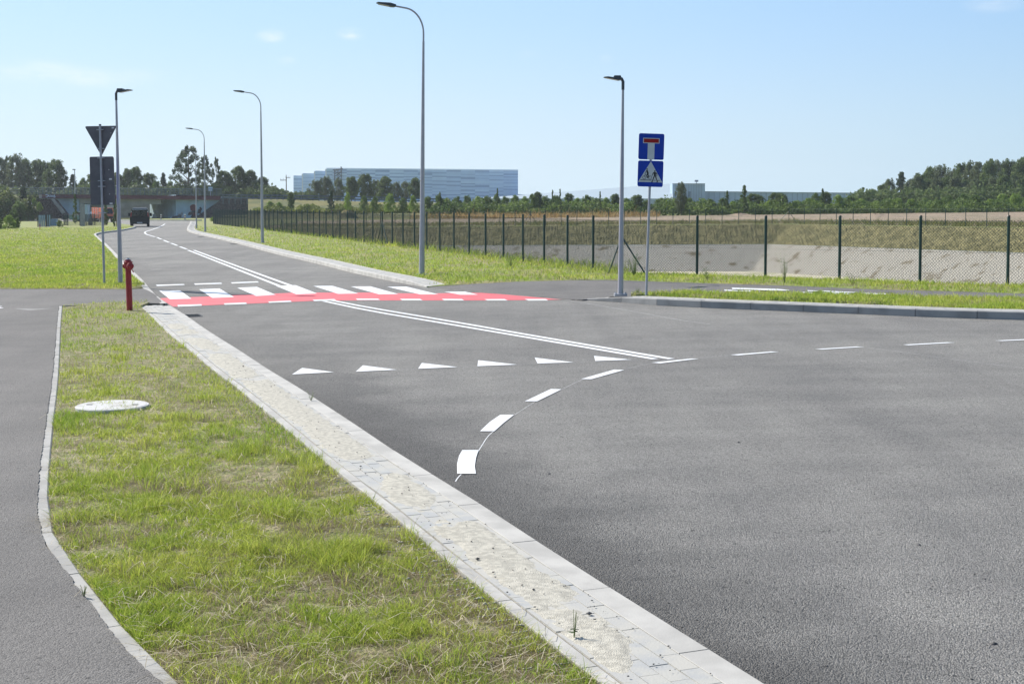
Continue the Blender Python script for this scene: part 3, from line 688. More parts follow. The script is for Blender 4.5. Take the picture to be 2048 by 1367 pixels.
# pebbles
def pebbles(n, fn, size, label, m='pebble'):
    V = []; Fc = []
    base = [(1, 0, 0), (-1, 0, 0), (0, 1, 0), (0, -1, 0), (0, 0, .7), (0, 0, -.7)]; tri = [(0, 2, 4), (2, 1, 4), (1, 3, 4), (3, 0, 4), (2, 0, 5), (1, 2, 5), (3, 1, 5), (0, 3, 5)]
    for i in range(n):
        x, y, z = fn(); s = size * random.uniform(.4, 1.5) * (1 + (random.random() < .05) * 1.2); b = len(V)
        V += [(x + a * s * random.uniform(.6, 1.2), y + c * s * random.uniform(.6, 1.2), z + d * s * .8) for a, c, d in base]; Fc += [tuple(b + k for k in t) for t in tri]
    return tag(link('pebbles', np_mesh('pebbles', np.array(V), np.array(Fc), m)), label, 'pebbles', kind='stuff')
near = [p for p in resample(cA, .1) if 4 < p.y < 18]; nn = normals2(near, 1)
def f1():
    i = int(len(near) * random.random() ** 1.3); w_ = WK + random.random() * WP; return near[i].x + nn[i].x * w_, near[i].y + nn[i].y * w_, gz(near[i].x) + near[i].z + .003
pebbles(340, f1, .0055, 'scattered dark grit on the sandy paver band')
def f2():
    i = int(len(near) * random.random() ** 1.2); w_ = WT + .01 + abs(random.gauss(0, .13)); return near[i].x + nn[i].x * w_, near[i].y + nn[i].y * w_, gz(near[i].x) + .085
pebbles(3000, f2, .006, 'sandy crumbs and grit along the grass side of the left kerb', 'sand')
def f3():
    a = G(random.uniform(900, 2300), random.uniform(640, 1450)); return a.x, a.y, a.z + .002
pebbles(420, f3, .006, 'loose dark chippings scattered over the asphalt')
# straw litter on the near verge
def straw(n, seed):
    g = np.random.default_rng(seed); V = []; Fc = []; cols = []
    px = g.uniform(60, 1300, n * 3); py = g.uniform(640, 1420, n * 3); c = 0
    poly = [Vector((p.x, p.y, 0)) for p in V1]
    pts = [G(a, b, .08) for a, b in zip(px, py)]; ok = pip(np.array([p.x for p in pts]), np.array([p.y for p in pts]), poly)
    for p, k in zip(pts, ok):
        if not k or c >= n: continue
        c += 1; L = g.uniform(.04, .18) * (1.5 if g.random() < .1 else 1); a = g.uniform(0, 6.28); d = Vector((math.cos(a), math.sin(a), 0)); s = Vector((-d.y, d.x, 0)) * g.uniform(.0012, .0022) * max(1, p.y / 9)
        z0, z1, z2 = g.uniform(.01, .035), g.uniform(.03, .06), g.uniform(.0, .05); bnd = s * g.uniform(-20, 20); b = len(V)
        for q, z in ((p, z0), (p + d * L / 2 + bnd, z1), (p + d * L, z2)): V += [tuple(q - s + Vector((0, 0, z))), tuple(q + s + Vector((0, 0, z)))]
        Fc += [(b, b + 1, b + 3, b + 2), (b + 2, b + 3, b + 5, b + 4)]; cc = np.array([.66, .58, .42]) * g.uniform(.6, 1.25); cols += [cc] * 6
    me = np_mesh('straw', np.array(V), np.array(Fc), 'grass_blade', np.array(cols)); return tag(link('straw', me), 'dry cut straw lying on the near left verge', 'straw', kind='stuff')
straw(2000, 12)
# small broad-leaved weeds
def weed(px, py, dz, h, n, label, colr=(.12, .22, .03), spread=.5, Y=None):
    p = G(px, py, dz); t = thing('weed', label, 'weed', p); g = random.Random(int(px * 7 + py)); st = MB(); V = []; Fc = []; cols = []
    for k in range(n):
        a = g.uniform(0, 6.28); r = g.uniform(.1, spread) * h; top = Vector((math.cos(a) * r, math.sin(a) * r, h * g.uniform(.5, 1)))
        st.tube([(0, 0, -.02), top * .5 + Vector((0, 0, h * .1)), top], [.0016 + h * .003, .0012 + h * .002, .001], 4, False)
        for j in range(9 if h > .2 else 2):
            q = top * (.2 + .1 * j); la = g.uniform(0, 6.28); L = min(.07, h * .3) * g.uniform(.5, 1); d = Vector((math.cos(la), math.sin(la), g.uniform(-.2, .6))) * L; s = Vector((-math.sin(la), math.cos(la), 0)) * L * .28; b = len(V)
            V += [tuple(q), tuple(q + d * .5 + s), tuple(q + d), tuple(q + d * .5 - s)]; Fc.append((b, b + 1, b + 2, b + 3)); cols += [np.array(colr) * g.uniform(.7, 1.5)] * 4
    st.build('stem', 'stem_green', t); link('foliage', np_mesh('foliage', np.array(V), np.array(Fc), 'leaf', np.array(cols)), t)
weed(1275, 586, .1, .16, 16, 'small green weed tuft on the kerb strip beside the sign post', spread=1.0)
weed(1268, 553, .09, .75, 22, 'leafy dark weed climbing the brace at the fence corner', (.07, .14, .03), .45)
weed(1569, 566, .09, .85, 10, 'tall thin weed behind the near fence, right of the sign', (.06, .09, .03), .3)
weed(1705, 570, .09, .4, 8, 'low dark weed by the near fence, right of the third post', (.06, .10, .03), .5)
weed(1415, 560, .09, .35, 9, 'low weed at the foot of the near fence, right of its second post', (.08, .13, .03), .5)
weed(1022, 536, .09, .5, 12, 'straggly pale weed at the long fence near its corner end', (.14, .2, .05), .4)
weed(870, 544, .09, .18, 12, 'low weed beside the foot of the tall curved lamp', (.06, .12, .02), 1.0)
weed(1148, 1272, .1, .13, 5, 'thin dark sprig growing out of the paver band at the bottom', (.07, .10, .05), .3)
weed(622, 800, .1, .12, 7, 'small weed sprouting at the edging of the left kerb', (.09, .15, .04), .5)
weed(168, 1190, .1, .07, 9, 'little grass tuft in the joint of the thin path edging', (.08, .13, .03), .5)

# ================================================================== manhole cover
mc = thing('manhole_cover', 'round pale concrete manhole cover lying in the left verge', 'manhole cover', G(225, 816, .075))
def disc(r, z0, z1, n=48, bev=.006): return MB().add([(math.cos(2 * math.pi * k / n) * a, math.sin(2 * math.pi * k / n) * a, z) for a, z in ((r, z0), (r, z1 - bev), (r - bev, z1)) for k in range(n)],
    [(i * n + k, i * n + (k + 1) % n, (i + 1) * n + (k + 1) % n, (i + 1) * n + k) for i in range(2) for k in range(n)] + [tuple(2 * n + k for k in range(n))])
disc(.375, -.06, .035).build('rim', 'cover_concrete', mc); disc(.352, .02, .038).build('lid', 'cover_concrete', mc)
for s in (-1, 1): MB().box((s * .24 - .03, -.012, .035), (s * .24 + .03, .012, .0425)).build('lifting_slot', 'iron', mc)

# ================================================================== fence
def fence_posts(root, pts, h, r=.038, cap=True, n=8):
    post = None
    pm = MB().tube([(0, 0, -.2), (0, 0, h)], r, n).mesh('post', 'fence_green', True); cm = MB().tube([(0, 0, h - .002), (0, 0, h + .03)], [r * 1.2, r * .8], n).mesh('cap', 'sign_black')
    for p in pts:
        o = link('post', pm, root, p)
        if cap: link('cap', cm, o)
def mesh_panel(L, h, cell, wr, name='mesh_panel'):
    mb = MB(); s = cell * 1.414; vv = []; 
    def bar(a, b, off):
        a, b = Vector(a), Vector(b); d = (b - a).normalized(); s1 = Vector((-d.z, 0, d.x)) * wr; y = Vector((0, off, 0)); yr = Vector((0, wr, 0))
        mb.add([a - s1 + y, b - s1 + y, b + s1 + y, a + s1 + y], [(0, 1, 2, 3)]); mb.add([a - yr + y, b - yr + y, b + yr + y, a + yr + y], [(0, 1, 2, 3)])
    x = -h
    while x < L:
        for sg in (1, -1):
            # line z = (X - x) (sg=1) clipped to the panel, mirrored for -1
            x0, z0, x1, z1 = x, 0, x + h, h
            if x0 < 0: z0 -= x0; x0 = 0
            if x1 > L: z1 -= x1 - L; x1 = L
            if x1 - x0 > .01:
                if sg == 1: bar((x0, 0, z0), (x1, 0, z1), .002)
                else: bar((L - x0, 0, z0), (L - x1, 0, z1), -.002)
        x += s
    for z in (.03, h * .5, h - .02): mb.add([(0, -.003, z - .003), (L, -.003, z - .003), (L, .003, z + .003), (0, .003, z + .003)], [(0, 1, 2, 3)])
    me = bpy.data.meshes.new(name); me.from_pydata(mb.v, [], mb.f); me.materials.append(MT['wire_green']); return me
def fence_run(root, a, d, n, step, h, pm, base=.06):
    pts = [a + d * step * i for i in range(n + 1)]
    for i, p in enumerate(pts[:-1]):
        q = pts[i + 1]; v = q - p; o = link('mesh_panel', pm, root, (p.x, p.y, gz(p.x) + base)); o.rotation_euler = (0, -math.atan2(gz(v.x), v.xy.length), math.atan2(v.y, v.x))
    return [Vector((p.x, p.y, gz(p.x) + .05)) for p in pts]
HF = 1.66
fe = thing('chain_link_fence', 'dark green chain link fence along the near edge of the basin', 'fence')
pm1 = mesh_panel(2.2, HF - .1, .056, .0031); pm2 = pm1
L1 = fence_run(fe, F0, fl, 51, 2.2, HF, pm1); fence_posts(fe, L1, HF)
d0 = (FR0 - F0).xy.length
_f0 = (FR0 - F0); _f0.z = 0; _f0.normalize()
L2 = fence_run(fe, F0, _f0, 1, d0, HF, mesh_panel(d0, HF - .1, .056, .0031)); st = (FR - FR0).xy.length / 4
L3 = fence_run(fe, FR0, fr, 14, st, HF, mesh_panel(st, HF - .1, .056, .0031)); fence_posts(fe, L3, HF)
def brace(root, top, foot, r=.022, nm='brace'): MB().tube([top, foot], r, 6).build(nm, 'fence_green', root)
c0 = Vector((F0.x, F0.y, gz(F0.x)))
brace(fe, c0 + Vector((0, 0, 1.15)), c0 + fr * .85 + Vector((0, 0, .1))); brace(fe, c0 + Vector((0, 0, 1.15)), c0 + fl * .35 + Vector((-.28, -.3, .05)))
for idx in (14, 29):
    b = L1[idx]; brace(fe, b + Vector((0, 0, 1.2)), b + fl * 1.3); brace(fe, b + Vector((0, 0, 1.2)), b - fl * 1.3)
ff = thing('chain_link_fence', 'thin green fence along the far rim of the basin', 'fence')
HB = 1.28
def far_run(pts, step):
    out = []
    for a, b in zip(pts[:-1], pts[1:]):
        v = b - a; n = max(1, round(v.xy.length / step)); s = v.xy.length / n; u = Vector((v.x, v.y, 0)).normalized()
        out += fence_run(ff, a, u, n, s, HB, mesh_panel(s, HB - .05, .08, .0022))
    fence_posts(ff, out, HB, .028, False, 5); return out
fpts = far_run([P2(rim[1].x - .4, 126.0), P2(-12, 123.2), P2(3, 120.7), P2(23.8, 116.1)], 1.4)
fpts += far_run([P2(23.8, 116.1), P2(36.2, 94.2), P2(51, 66.5)], 1.95)
for px in (1820,):
    for b in fpts:
        pass
k = min(fpts, key=lambda p: abs(p.x - 23.8)); brace(ff, k + Vector((0, 0, 1)), k + Vector((-1.0, .2, 0))); brace(ff, k + Vector((0, 0, 1)), k + Vector((.5, -.9, 0)))
k = min(fpts, key=lambda p: abs(p.x - 1.5)); brace(ff, k + Vector((0, 0, 1)), k + Vector((-.7, .1, 0))); brace(ff, k + Vector((0, 0, 1)), k + Vector((.7, -.1, 0)))

# ================================================================== street lamps
def curved_lamp(px, py, H, label, tilt=0, ang=None, mats='pole_grey'):
    p = G(px, py, .09); H = A(px, H, p.y).z - p.z; t = thing('street_lamp', label, 'street lamp', p, 0, 'tall curved lamps along the long kerb'); s = H / 8.5; H *= .985
    t.rotation_euler = (0, tilt, 0)
    MB().box((-.17, -.17, -.1), (.17, .17, .015)).build('base_plate', 'galvanised', t)
    hp = H * .865
    MB().tube([(0, 0, 0), (0, 0, hp * .5), (0, 0, hp)], [.088 * s, .062 * s, .036 * s], 14).build('pole', mats, t, True)
    d = Vector((-.95, -.31, 0)); pts = []
    pts += [(0, 0, hp - .05), (0, 0, hp + .25 * s)]
    for k in range(1, 11):
        a = k / 10 * R(83); pts.append(tuple(d * (1 - math.cos(a)) * .62 * s + Vector((0, 0, hp + .25 * s + math.sin(a) * .75 * s))))
    e = Vector(pts[-1]); pts.append(tuple(e + d * .42 * s + Vector((0, 0, .055 * s))))
    MB().tube(pts, [.030 * s] * 2 + [.027 * s] * (len(pts) - 2), 10).build('arm', mats, t, True)
    e = Vector(pts[-1]); rz = math.atan2(d.y, d.x); M = Matrix.Translation(e) @ Matrix.Rotation(rz, 4, 'Z') @ Matrix.Rotation(R(-8), 4, 'Y') @ Matrix.Diagonal((s, s, s, 1))
    hd = MB(); hd.prism([(-.06, -.03), (.05, -.045), (.5, -.02), (.52, .0), (.3, .03), (.12, .055), (-.06, .035)], -.13, .13, 'Y', M)
    h_ = hd.build('lamp_head', 'dark_metal', t); MB().box((.14, -.1, -.05), (.46, .1, -.032), M).build('lens', 'lamp_lens', h_)
    return t
def ped_lamp(px, py, H, sx, label, tilt=0):
    p = G(px, py, .1); H = A(px, H, p.y).z - p.z; t = thing('street_lamp', label, 'street lamp', p, 0, 'short straight lamps at the crossing'); t.rotation_euler = (0, tilt, 0)
    MB().box((-.14, -.14, -.08), (.14, .14, .018)).build('base_plate', 'galvanised', t)
    for a, b in ((1, 1), (1, -1), (-1, 1), (-1, -1)): MB().tube([(a * .11, b * .11, 0), (a * .11, b * .11, .05)], .014, 6).build('bolt', 'galvanised', t)
    MB().tube([(0, 0, 0), (0, 0, H * .5), (0, 0, H - .22)], [.064, .045, .027], 14).build('pole', 'pole_grey', t, True)
    MB().box((-.02, -.066, .62), (.03, -.052, .92)).build('hatch', 'pole_grey', t)
    MB().tube([(0, 0, H - .26), (0, 0, H - .08), (sx * .03, 0, H - .02), (sx * .09, 0, H)], [.034, .034, .034, .03], 10).build('bracket', 'dark_metal', t, True)
    h = MB(); h.prism([(sx * .03, -.045 + H), (sx * .1, -.055 + H), (sx * .40, .0 + H), (sx * .43, .012 + H), (sx * .33, .022 + H), (sx * .22, .005 + H), (sx * .20, .045 + H), (sx * .06, .045 + H)], -.12, .12)
    hd = h.build('lamp_head', 'dark_metal', t); MB().add([(sx * .12, -.1, H - .056), (sx * .38, -.1, H - .008), (sx * .38, .1, H - .008), (sx * .12, .1, H - .056)], [(0, 1, 2, 3)]).build('lens', 'lamp_lens', hd)
    return t
curved_lamp(843.5, 549, 1.5, 'tallest curved grey street lamp, nearest on the verge, its head at the top edge', R(.6))
curved_lamp(525, 485.5, 177, 'curved grey street lamp on the verge, second nearest, in front of the long fence', R(-.2))
curved_lamp(410.5, 463.5, 253, 'curved lamp beside the bridge wall, third nearest in the row')
curved_lamp(393, 456.5, 297, 'farthest and smallest curved lamp, left of the third one')
ped_lamp(241, 567, 181, 1, 'straight silver lamp post at the left end of the crossing, behind the red hydrant', R(-.5))
ped_lamp(1241, 588.5, 156, -1, 'straight silver lamp post on the right kerb, left of the blue signs', R(.45))
t = thing('street_lamp', 'thin distant lamp post in front of the left bridge wall', 'street lamp', G(151, 447))
hh = A(151, 340, G(151, 447).y).z - G(151, 447).z
MB().tube([(0, 0, 0), (0, 0, hh)], [.09, .05], 8).build('pole', 'galvanised', t); MB().box((-.12, -.5, hh), (.08, .1, hh + .1)).build('lamp_head', 'dark_metal', t)

# ================================================================== signs
def rrect(w_, h_, r, n=4):
    out = []
    for cx, cy, a0 in ((w_ / 2 - r, h_ / 2 - r, 0), (-w_ / 2 + r, h_ / 2 - r, 90), (-w_ / 2 + r, -h_ / 2 + r, 180), (w_ / 2 - r, -h_ / 2 + r, 270)):
        for k in range(n + 1): a = R(a0 + 90 * k / n); out.append((cx + r * math.cos(a), cy + r * math.sin(a)))
    return out
def off(poly, dx, dz): return [(a + dx, b + dz) for a, b in poly]
sp = G(1293, 590.5, .12); S = thing('traffic_sign', 'two blue square signs on a leaning grey post, dead end above crossing', 'traffic sign', sp); S.rotation_euler = (0, R(1.6), R(6))
HS = 3.74; _k = (A(1302, 267, sp.y).z - sp.z) / HS; S.scale = (_k, _k, _k)
MB().tube([(0, .04, 0), (0, .04, HS - .02)], .03, 12).build('post', 'galvanised', S, True)
def plate(root, cz, face, back, w_=.595, h_=.6, y=0):
    p = MB().prism(off(rrect(w_, h_, .04), 0, cz), y - .004, y + .004).build('sign_plate', face, root)
    rm = MB()
    for sx in (-1, 1): rm.box((sx * (w_ / 2 - .006) - .004, y + .0041, cz - h_ / 2 + .05), (sx * (w_ / 2 - .006) + .004, y + .022, cz + h_ / 2 - .05))
    for sz in (-1, 1): rm.box((-w_ / 2 + .05, y + .0041, cz + sz * (h_ / 2 - .006) - .004), (w_ / 2 - .05, y + .022, cz + sz * (h_ / 2 - .006) + .004))
    rm.build('folded_edge', back, p); return p
p1 = plate(S, HS - .30, 'sign_blue', 'sign_back'); p1['label'] = 'blue dead end sign with red bar over a white stem'
cz = HS - .30
MB().prism([(-.085, cz - .295), (.075, cz - .295), (.075, cz + .1), (-.085, cz + .1)], -.0065, -.0042).build('white_stem', 'sign_white', p1)
MB().prism(off(rrect(.385, .122, .006), -.005, cz + .135), -.0070, -.0043).build('white_edge', 'sign_white', p1)
MB().prism(off(rrect(.355, .092, .003), -.005, cz + .135), -.0080, -.0071).build('red_bar', 'sign_red', p1)
p2 = plate(S, HS - .925, 'sign_blue', 'sign_back'); p2['label'] = 'blue square sign with a white triangle, cyclist and walker'
cz = HS - .925
MB().prism([(-.285, cz - .195), (.285, cz - .195), (.0, cz + .285)], -.0062, -.0042).build('white_triangle', 'sign_white', p2)
fg = MB(); Y0, Y1 = -.0078, -.0064
def bar2(mb, a, b, w_, y0=Y0, y1=Y1):
    a, b = Vector(a), Vector(b); d = (b - a).normalized(); n = Vector((-d.y, d.x)) * w_ / 2; mb.prism([tuple(a - n), tuple(b - n), tuple(b + n), tuple(a + n)], y0, y1)
def dsc(mb, c, r, n=12): mb.prism([(c[0] + r * math.cos(2 * math.pi * k / n), c[1] + r * math.sin(2 * math.pi * k / n)) for k in range(n)], Y0, Y1)
def ring(mb, c, r, w_, n=16):
    for k in range(n):
        a, b = 2 * math.pi * k / n, 2 * math.pi * (k + 1) / n; bar2(mb, (c[0] + r * math.cos(a), c[1] + r * math.sin(a)), (c[0] + r * math.cos(b), c[1] + r * math.sin(b)), w_)
bar2(fg, (-.235, cz - .148), (.04, cz - .148), .014); bar2(fg, (.075, cz - .150), (.125, cz - .150), .012); bar2(fg, (.165, cz - .150), (.225, cz - .150), .012)
fg.build('crossing_line', 'sign_black', p2)
w1 = MB(); w = w1; o = (.105, cz)
dsc(w1, (.10, cz + .062), .017); w1.prism([(.065, cz + .035), (.10, cz + .045), (.132, cz + .03), (.128, cz - .045), (.085, cz - .045)], Y0, Y1)
bar2(w1, (.07, cz + .03), (.045, cz - .02), .016); bar2(w1, (.045, cz - .02), (.035, cz - .05), .013); bar2(w1, (.128, cz + .03), (.155, cz - .01), .016); bar2(w1, (.155, cz - .01), (.148, cz - .06), .013)
bar2(w1, (.095, cz - .04), (.068, cz - .115), .026); bar2(w1, (.068, cz - .115), (.045, cz - .185), .02); bar2(w1, (.115, cz - .04), (.14, cz - .115), .026); bar2(w1, (.14, cz - .115), (.168, cz - .18), .02)
bar2(w1, (.02, cz - .188), (.055, cz - .188), .016); bar2(w1, (.145, cz - .186), (.18, cz - .182), .016)
w1.build('walker_symbol', 'sign_black', p2)
b1 = MB(); ring(b1, (-.145, cz - .09), .038, .010); ring(b1, (-.01, cz - .088), .038, .010)
bar2(b1, (-.145, cz - .09), (-.125, cz - .03), .008); bar2(b1, (-.125, cz - .03), (-.05, cz - .035), .008); bar2(b1, (-.05, cz - .035), (-.01, cz - .088), .008); bar2(b1, (-.07, cz - .1), (-.05, cz - .03), .01)
bar2(b1, (-.14, cz - .02), (-.11, cz - .018), .009)
dsc(b1, (-.083, cz + .105), .016); b1.prism([(-.10, cz + .085), (-.07, cz + .085), (-.045, cz + .02), (-.045, cz - .02), (-.08, cz - .02), (-.092, cz + .03)], Y0, Y1)
bar2(b1, (-.095, cz + .07), (-.12, cz + .02), .014); bar2(b1, (-.12, cz + .02), (-.132, cz - .015), .011); bar2(b1, (-.06, cz - .015), (-.095, cz - .04), .026); bar2(b1, (-.092, cz - .04), (-.07, cz - .1), .02); bar2(b1, (-.055, cz - .02), (-.055, cz - .1), .02)
b1.build('cyclist_symbol', 'sign_black', p2)
for z in (HS - .05, HS - .55, HS - .67, HS - 1.15): MB().box((-.045, .005, z - .012), (.045, .075, z + .012)).build('clamp', 'galvanised', S)

yp = G(210, 568, .1); Yg = thing('traffic_sign', 'dark backs of a triangle sign and two plates on a grey post', 'traffic sign', yp); Yg.rotation_euler = (0, R(-.7), R(-6))
HY = A(206, 252, yp.y).z - yp.z
def rtri(w_, h_, r):
    P = [Vector((-w_ / 2, 0)), Vector((w_ / 2, 0)), Vector((0, -h_))]; out = []
    for i in range(3):
        a, b, c = P[i - 1], P[i], P[(i + 1) % 3]
        for k in range(5): t_ = k / 4; p_ = b + (a - b).normalized() * r; q_ = b + (c - b).normalized() * r; out.append(tuple(p_.lerp(b, t_).lerp(b.lerp(q_, t_), t_)))
    return out
MB().tube([(0, -.045, 0), (0, -.045, HY + .02)], .032, 12).build('post', 'galvanised', Yg, True)
tp = MB().prism(off(rtri(.89, .80, .06), 0, HY), -.004, .004).build('triangle_plate', 'sign_back', Yg)
MB().prism(off(rtri(.86, .77, .06), 0, HY - .01), .0042, .006).build('front_face', 'sign_white', tp)
for i, (cz, hgt) in enumerate(((HY - .80 - .33, .64), (HY - .80 - .975, .64))):
    q = plate(Yg, cz, 'sign_back', 'sign_back', .665, hgt); MB().prism(off(rrect(.64, .61, .03), 0, cz), .0042, .006).build('front_face', 'sign_blue', q)
    MB().box((.19, -.006, cz - .30), (.27, -.0042, cz - .26)).build('sticker', 'sticker', q); MB().box((.185, -.006, cz - .04), (.205, -.0042, cz - .02)).build('sticker', 'sticker', q)
MB().box((.30, -.006, HY - .075), (.37, -.0042, HY - .035)).build('sticker', 'sticker', tp); MB().box((.265, -.006, HY - .2), (.285, -.0042, HY - .18)).build('sticker', 'sticker', tp)
for z in (HY - .1, HY - .6, HY - .85, HY - 1.45, HY - 1.6, HY - 2.3): MB().box((-.09, -.08, z - .012), (.09, -.006, z + .012)).build('clamp', 'galvanised', Yg)
MB().tube([(0, -.045, HY + .02), (0, -.045, HY + .045)], [.036, .03], 10).build('cap', 'sign_black', Yg)

# ================================================================== hydrant
def hydrant(px, py, dz, ptop, label, ty=0):
    p = G(px, py, dz); t = thing('fire_hydrant', label, 'fire hydrant', p); s = (A(px, ptop, p.y).z - p.z) / 1.06; t.scale = (s, s, s); t.rotation_euler = (0, ty, R(12))
    MB().tube([(0, 0, -.05), (0, 0, .012), (0, 0, .9)], [.061, .061, .058], 20).build('barrel', 'hydrant_red', t, True)
    MB().tube([(0, 0, .82), (0, 0, .87), (0, 0, .93), (0, 0, .965), (0, 0, .968), (0, 0, .99), (0, 0, .995), (0, 0, 1.03)], [.06, .066, .076, .082, .090, .090, .068, .058], 20).build('head', 'hydrant_red', t, True)
    for sg, r in ((-1, .068), (1, .06)):
        d = Vector((.35, -.94, 0)).normalized() if sg < 0 else Vector((-.7, .7, 0))
        kk = 1 if sg < 0 else .62; o = MB().tube([d * .03 + Vector((0, 0, .905)), d * .13 * kk + Vector((0, 0, .905)), d * .132 * kk + Vector((0, 0, .905)), d * .16 * kk + Vector((0, 0, .905)), d * .17 * kk + Vector((0, 0, .905))], [r * .8, r * .8, r, r, r * .8], 18).build('outlet_cap', 'hydrant_red', t, True)
    MB().tube([(.05, -.02, .86), (.09, -.03, .80), (.10, -.03, .77)], [.006, .01, .012], 6).build('chain_lug', 'hydrant_red', t)
    MB().tube([(0, 0, 1.028), (0, 0, 1.045), (0, 0, 1.05), (0, 0, 1.07)], [.05, .045, .02, .018], 12).build('top_nut', 'galvanised', t, True)
hydrant(259.5, 621, .07, 516, 'tall narrow red fire hydrant standing in the near verge', R(-1.2))
hydrant(80, 460, .08, 447.5, 'tiny distant red hydrant beside the mesh enclosure')

# ================================================================== vehicles
def wheels(root, pts, r, wd):
    wm = MB().tube([(-wd / 2, 0, 0), (wd / 2, 0, 0)], r, 18).mesh('wheel', 'tyre'); rmm = MB().tube([(-wd / 2 - .01, 0, 0), (wd / 2 + .01, 0, 0)], r * .6, 12).mesh('rim', 'rim_grey')
    for p in pts: o = link('wheel', wm, root, p); link('rim', rmm, o)
vp = G(279.5, 453.6); van = thing('van', 'black van seen from behind, stopped at the end of the road near the bridge', 'van', vp, R(14.5))
HV = 38 * vp.y / F; sV = HV / 1.95
van.scale = (sV, sV, sV)
body = MB(); secs = []
prof = [(-.93, .28), (-.97, .5), (-.96, 1.0), (-.86, 1.55), (-.78, 1.84), (-.66, 1.93), (.66, 1.93), (.78, 1.84), (.86, 1.55), (.96, 1.0), (.97, .5), (.93, .28)]
ys = [(0, 1, 1), (.12, 1, 1.0), (3.6, 1, 1.0), (4.25, .97, .62), (4.95, .9, .52), (5.05, .84, .42)]
vv = []; 
for y, sx, sz in ys: vv += [(a * sx, y, .28 + (b - .28) * sz) for a, b in prof]
n = len(prof); ffs = [tuple(range(n)), tuple(range((len(ys) - 1) * n + n - 1, (len(ys) - 1) * n - 1, -1))] + [(i * n + k, i * n + (k + 1) % n, (i + 1) * n + (k + 1) % n, (i + 1) * n + k) for i in range(len(ys) - 1) for k in range(n)]
body.add(vv, ffs).build('body', 'black_car', van)
rw = MB().prism([(-.76, 1.12), (.76, 1.12), (.68, 1.74), (-.68, 1.74)], -.012, -.002).build('rear_window', 'glass_dark', van); MB().box((-.35, -.02, 1.16), (-.02, -.013, 1.19), Matrix.Rotation(R(25), 4, 'Y')).build('wiper', 'sign_black', rw)
MB().add([(-.74, -.10, 1.80), (.74, -.10, 1.80), (.66, .30, 1.955), (-.66, .30, 1.955), (-.74, -.10, 1.77), (.74, -.10, 1.77), (.66, .30, 1.90), (-.66, .30, 1.90)], [(0, 1, 2, 3), (7, 6, 5, 4), (0, 4, 5, 1), (1, 5, 6, 2), (2, 6, 7, 3), (3, 7, 4, 0)]).build('roof_glint_strip', 'roof_glint', van)  # pale wedge added to stand in for sun glint on the roof edge
for s in (-1, 1):
    l = MB().prism([(s * .80, 1.05), (s * .93, 1.05), (s * .84, 1.62), (s * .76, 1.62)], -.02, .06).build('tail_light', 'tail_red', van)
    MB().box((min(s * .77, s * .84), -.03, 1.5), (max(s * .77, s * .84), -.02, 1.62)).build('lamp_glass', 'lamp_clear', l)
    MB().box((min(s * .98, s * 1.2), 3.3, 1.05), (max(s * .98, s * 1.2), 3.42, 1.4)).build('mirror', 'black_car', van)
MB().box((-.95, -.1, .3), (.95, .05, .55)).build('bumper', 'sign_black', van); MB().box((-.26, -.115, .38), (.26, -.1015, .49)).build('number_plate', 'sticker', van)
wheels(van, [(-.82, .95, .33), (.82, .95, .33), (-.82, 4.1, .33), (.82, 4.1, .33)], .33, .24)

tp_ = G(208, 444.2); tr = thing('utility_truck', 'orange utility truck with pale ladder frame parked by the bridge', 'truck', tp_, R(-48))
sT = 30 * tp_.y / F / 2.0; tr.scale = (sT, sT, sT)
# truck local: x = length (front at +x), y = width
cab = MB().prism([(.2, .45), (1.55, .45), (1.62, .95), (1.2, 1.1), (.95, 1.9), (.2, 1.9)], -.85, .85).build('cab', 'truck_orange', tr)
MB().add([(1.205, -.75, 1.12), (1.205, .75, 1.12), (.985, .7, 1.82), (.985, -.7, 1.82)], [(0, 1, 2, 3)]).build('windscreen', 'glass_dark', cab)
MB().box((1.57, -.6, .5), (1.64, .6, .8)).build('grille', 'sign_black', cab)
for s in (-1, 1): MB().box((1.58, s * .72 - .1, .72), (1.65, s * .72 + .1, .86)).build('headlight', 'lamp_clear', cab)
MB().box((-1.7, -.88, .55), (.15, .88, .75)).build('bed', 'truck_orange', tr)
for i in range(6):
    x = -1.65 + i * .34; MB().box((x, -.9, .75), (x + .07, -.84, 1.95)).build('frame_post', 'truck_pale' if i % 2 else 'truck_orange', tr)
    MB().box((x, .84, .75), (x + .07, .9, 1.95)).build('frame_post', 'truck_pale' if i % 2 else 'truck_orange', tr)
for z in (1.0, 1.3, 1.6, 1.9): MB().box((-1.7, -.915, z), (.1, -.901, z + .09)).build('frame_rail', 'truck_orange', tr)
MB().box((-1.74, -.9, .75), (-1.705, .9, 1.95)).build('tail_board', 'truck_pale', tr)
wm = [(-1.1, -.75, .36), (-1.1, .75, .36), (.95, -.75, .36), (.95, .75, .36)]
wmm = MB().tube([(0, -.13, 0), (0, .13, 0)], .36, 16).mesh('wheel', 'tyre')
for q in wm: link('wheel', wmm, tr, q)
cp = G(172, 443.6); cr = thing('parked_car', 'silvery green car mostly hidden behind the grey block and mesh fence', 'car', cp)
sC = .95
MB().prism([(-2.0, .3), (2.0, .3), (2.05, .75), (1.2, .88), (.7, 1.36), (-.9, 1.4), (-1.6, .95), (-2.05, .85)], -.8, .8).build('body', 'teal_silver', cr, True)
MB().prism([(-1.35, .95), (1.0, .92), (.62, 1.3), (-.85, 1.34)], -.81, -.802).build('side_window', 'glass_dark', cr)
cwm = MB().tube([(0, -.1, 0), (0, .1, 0)], .31, 16).mesh('wheel', 'tyre')
for x in (-1.25, 1.3):
    for y in (-.72, .72): link('wheel', cwm, cr, (x, y, .31))

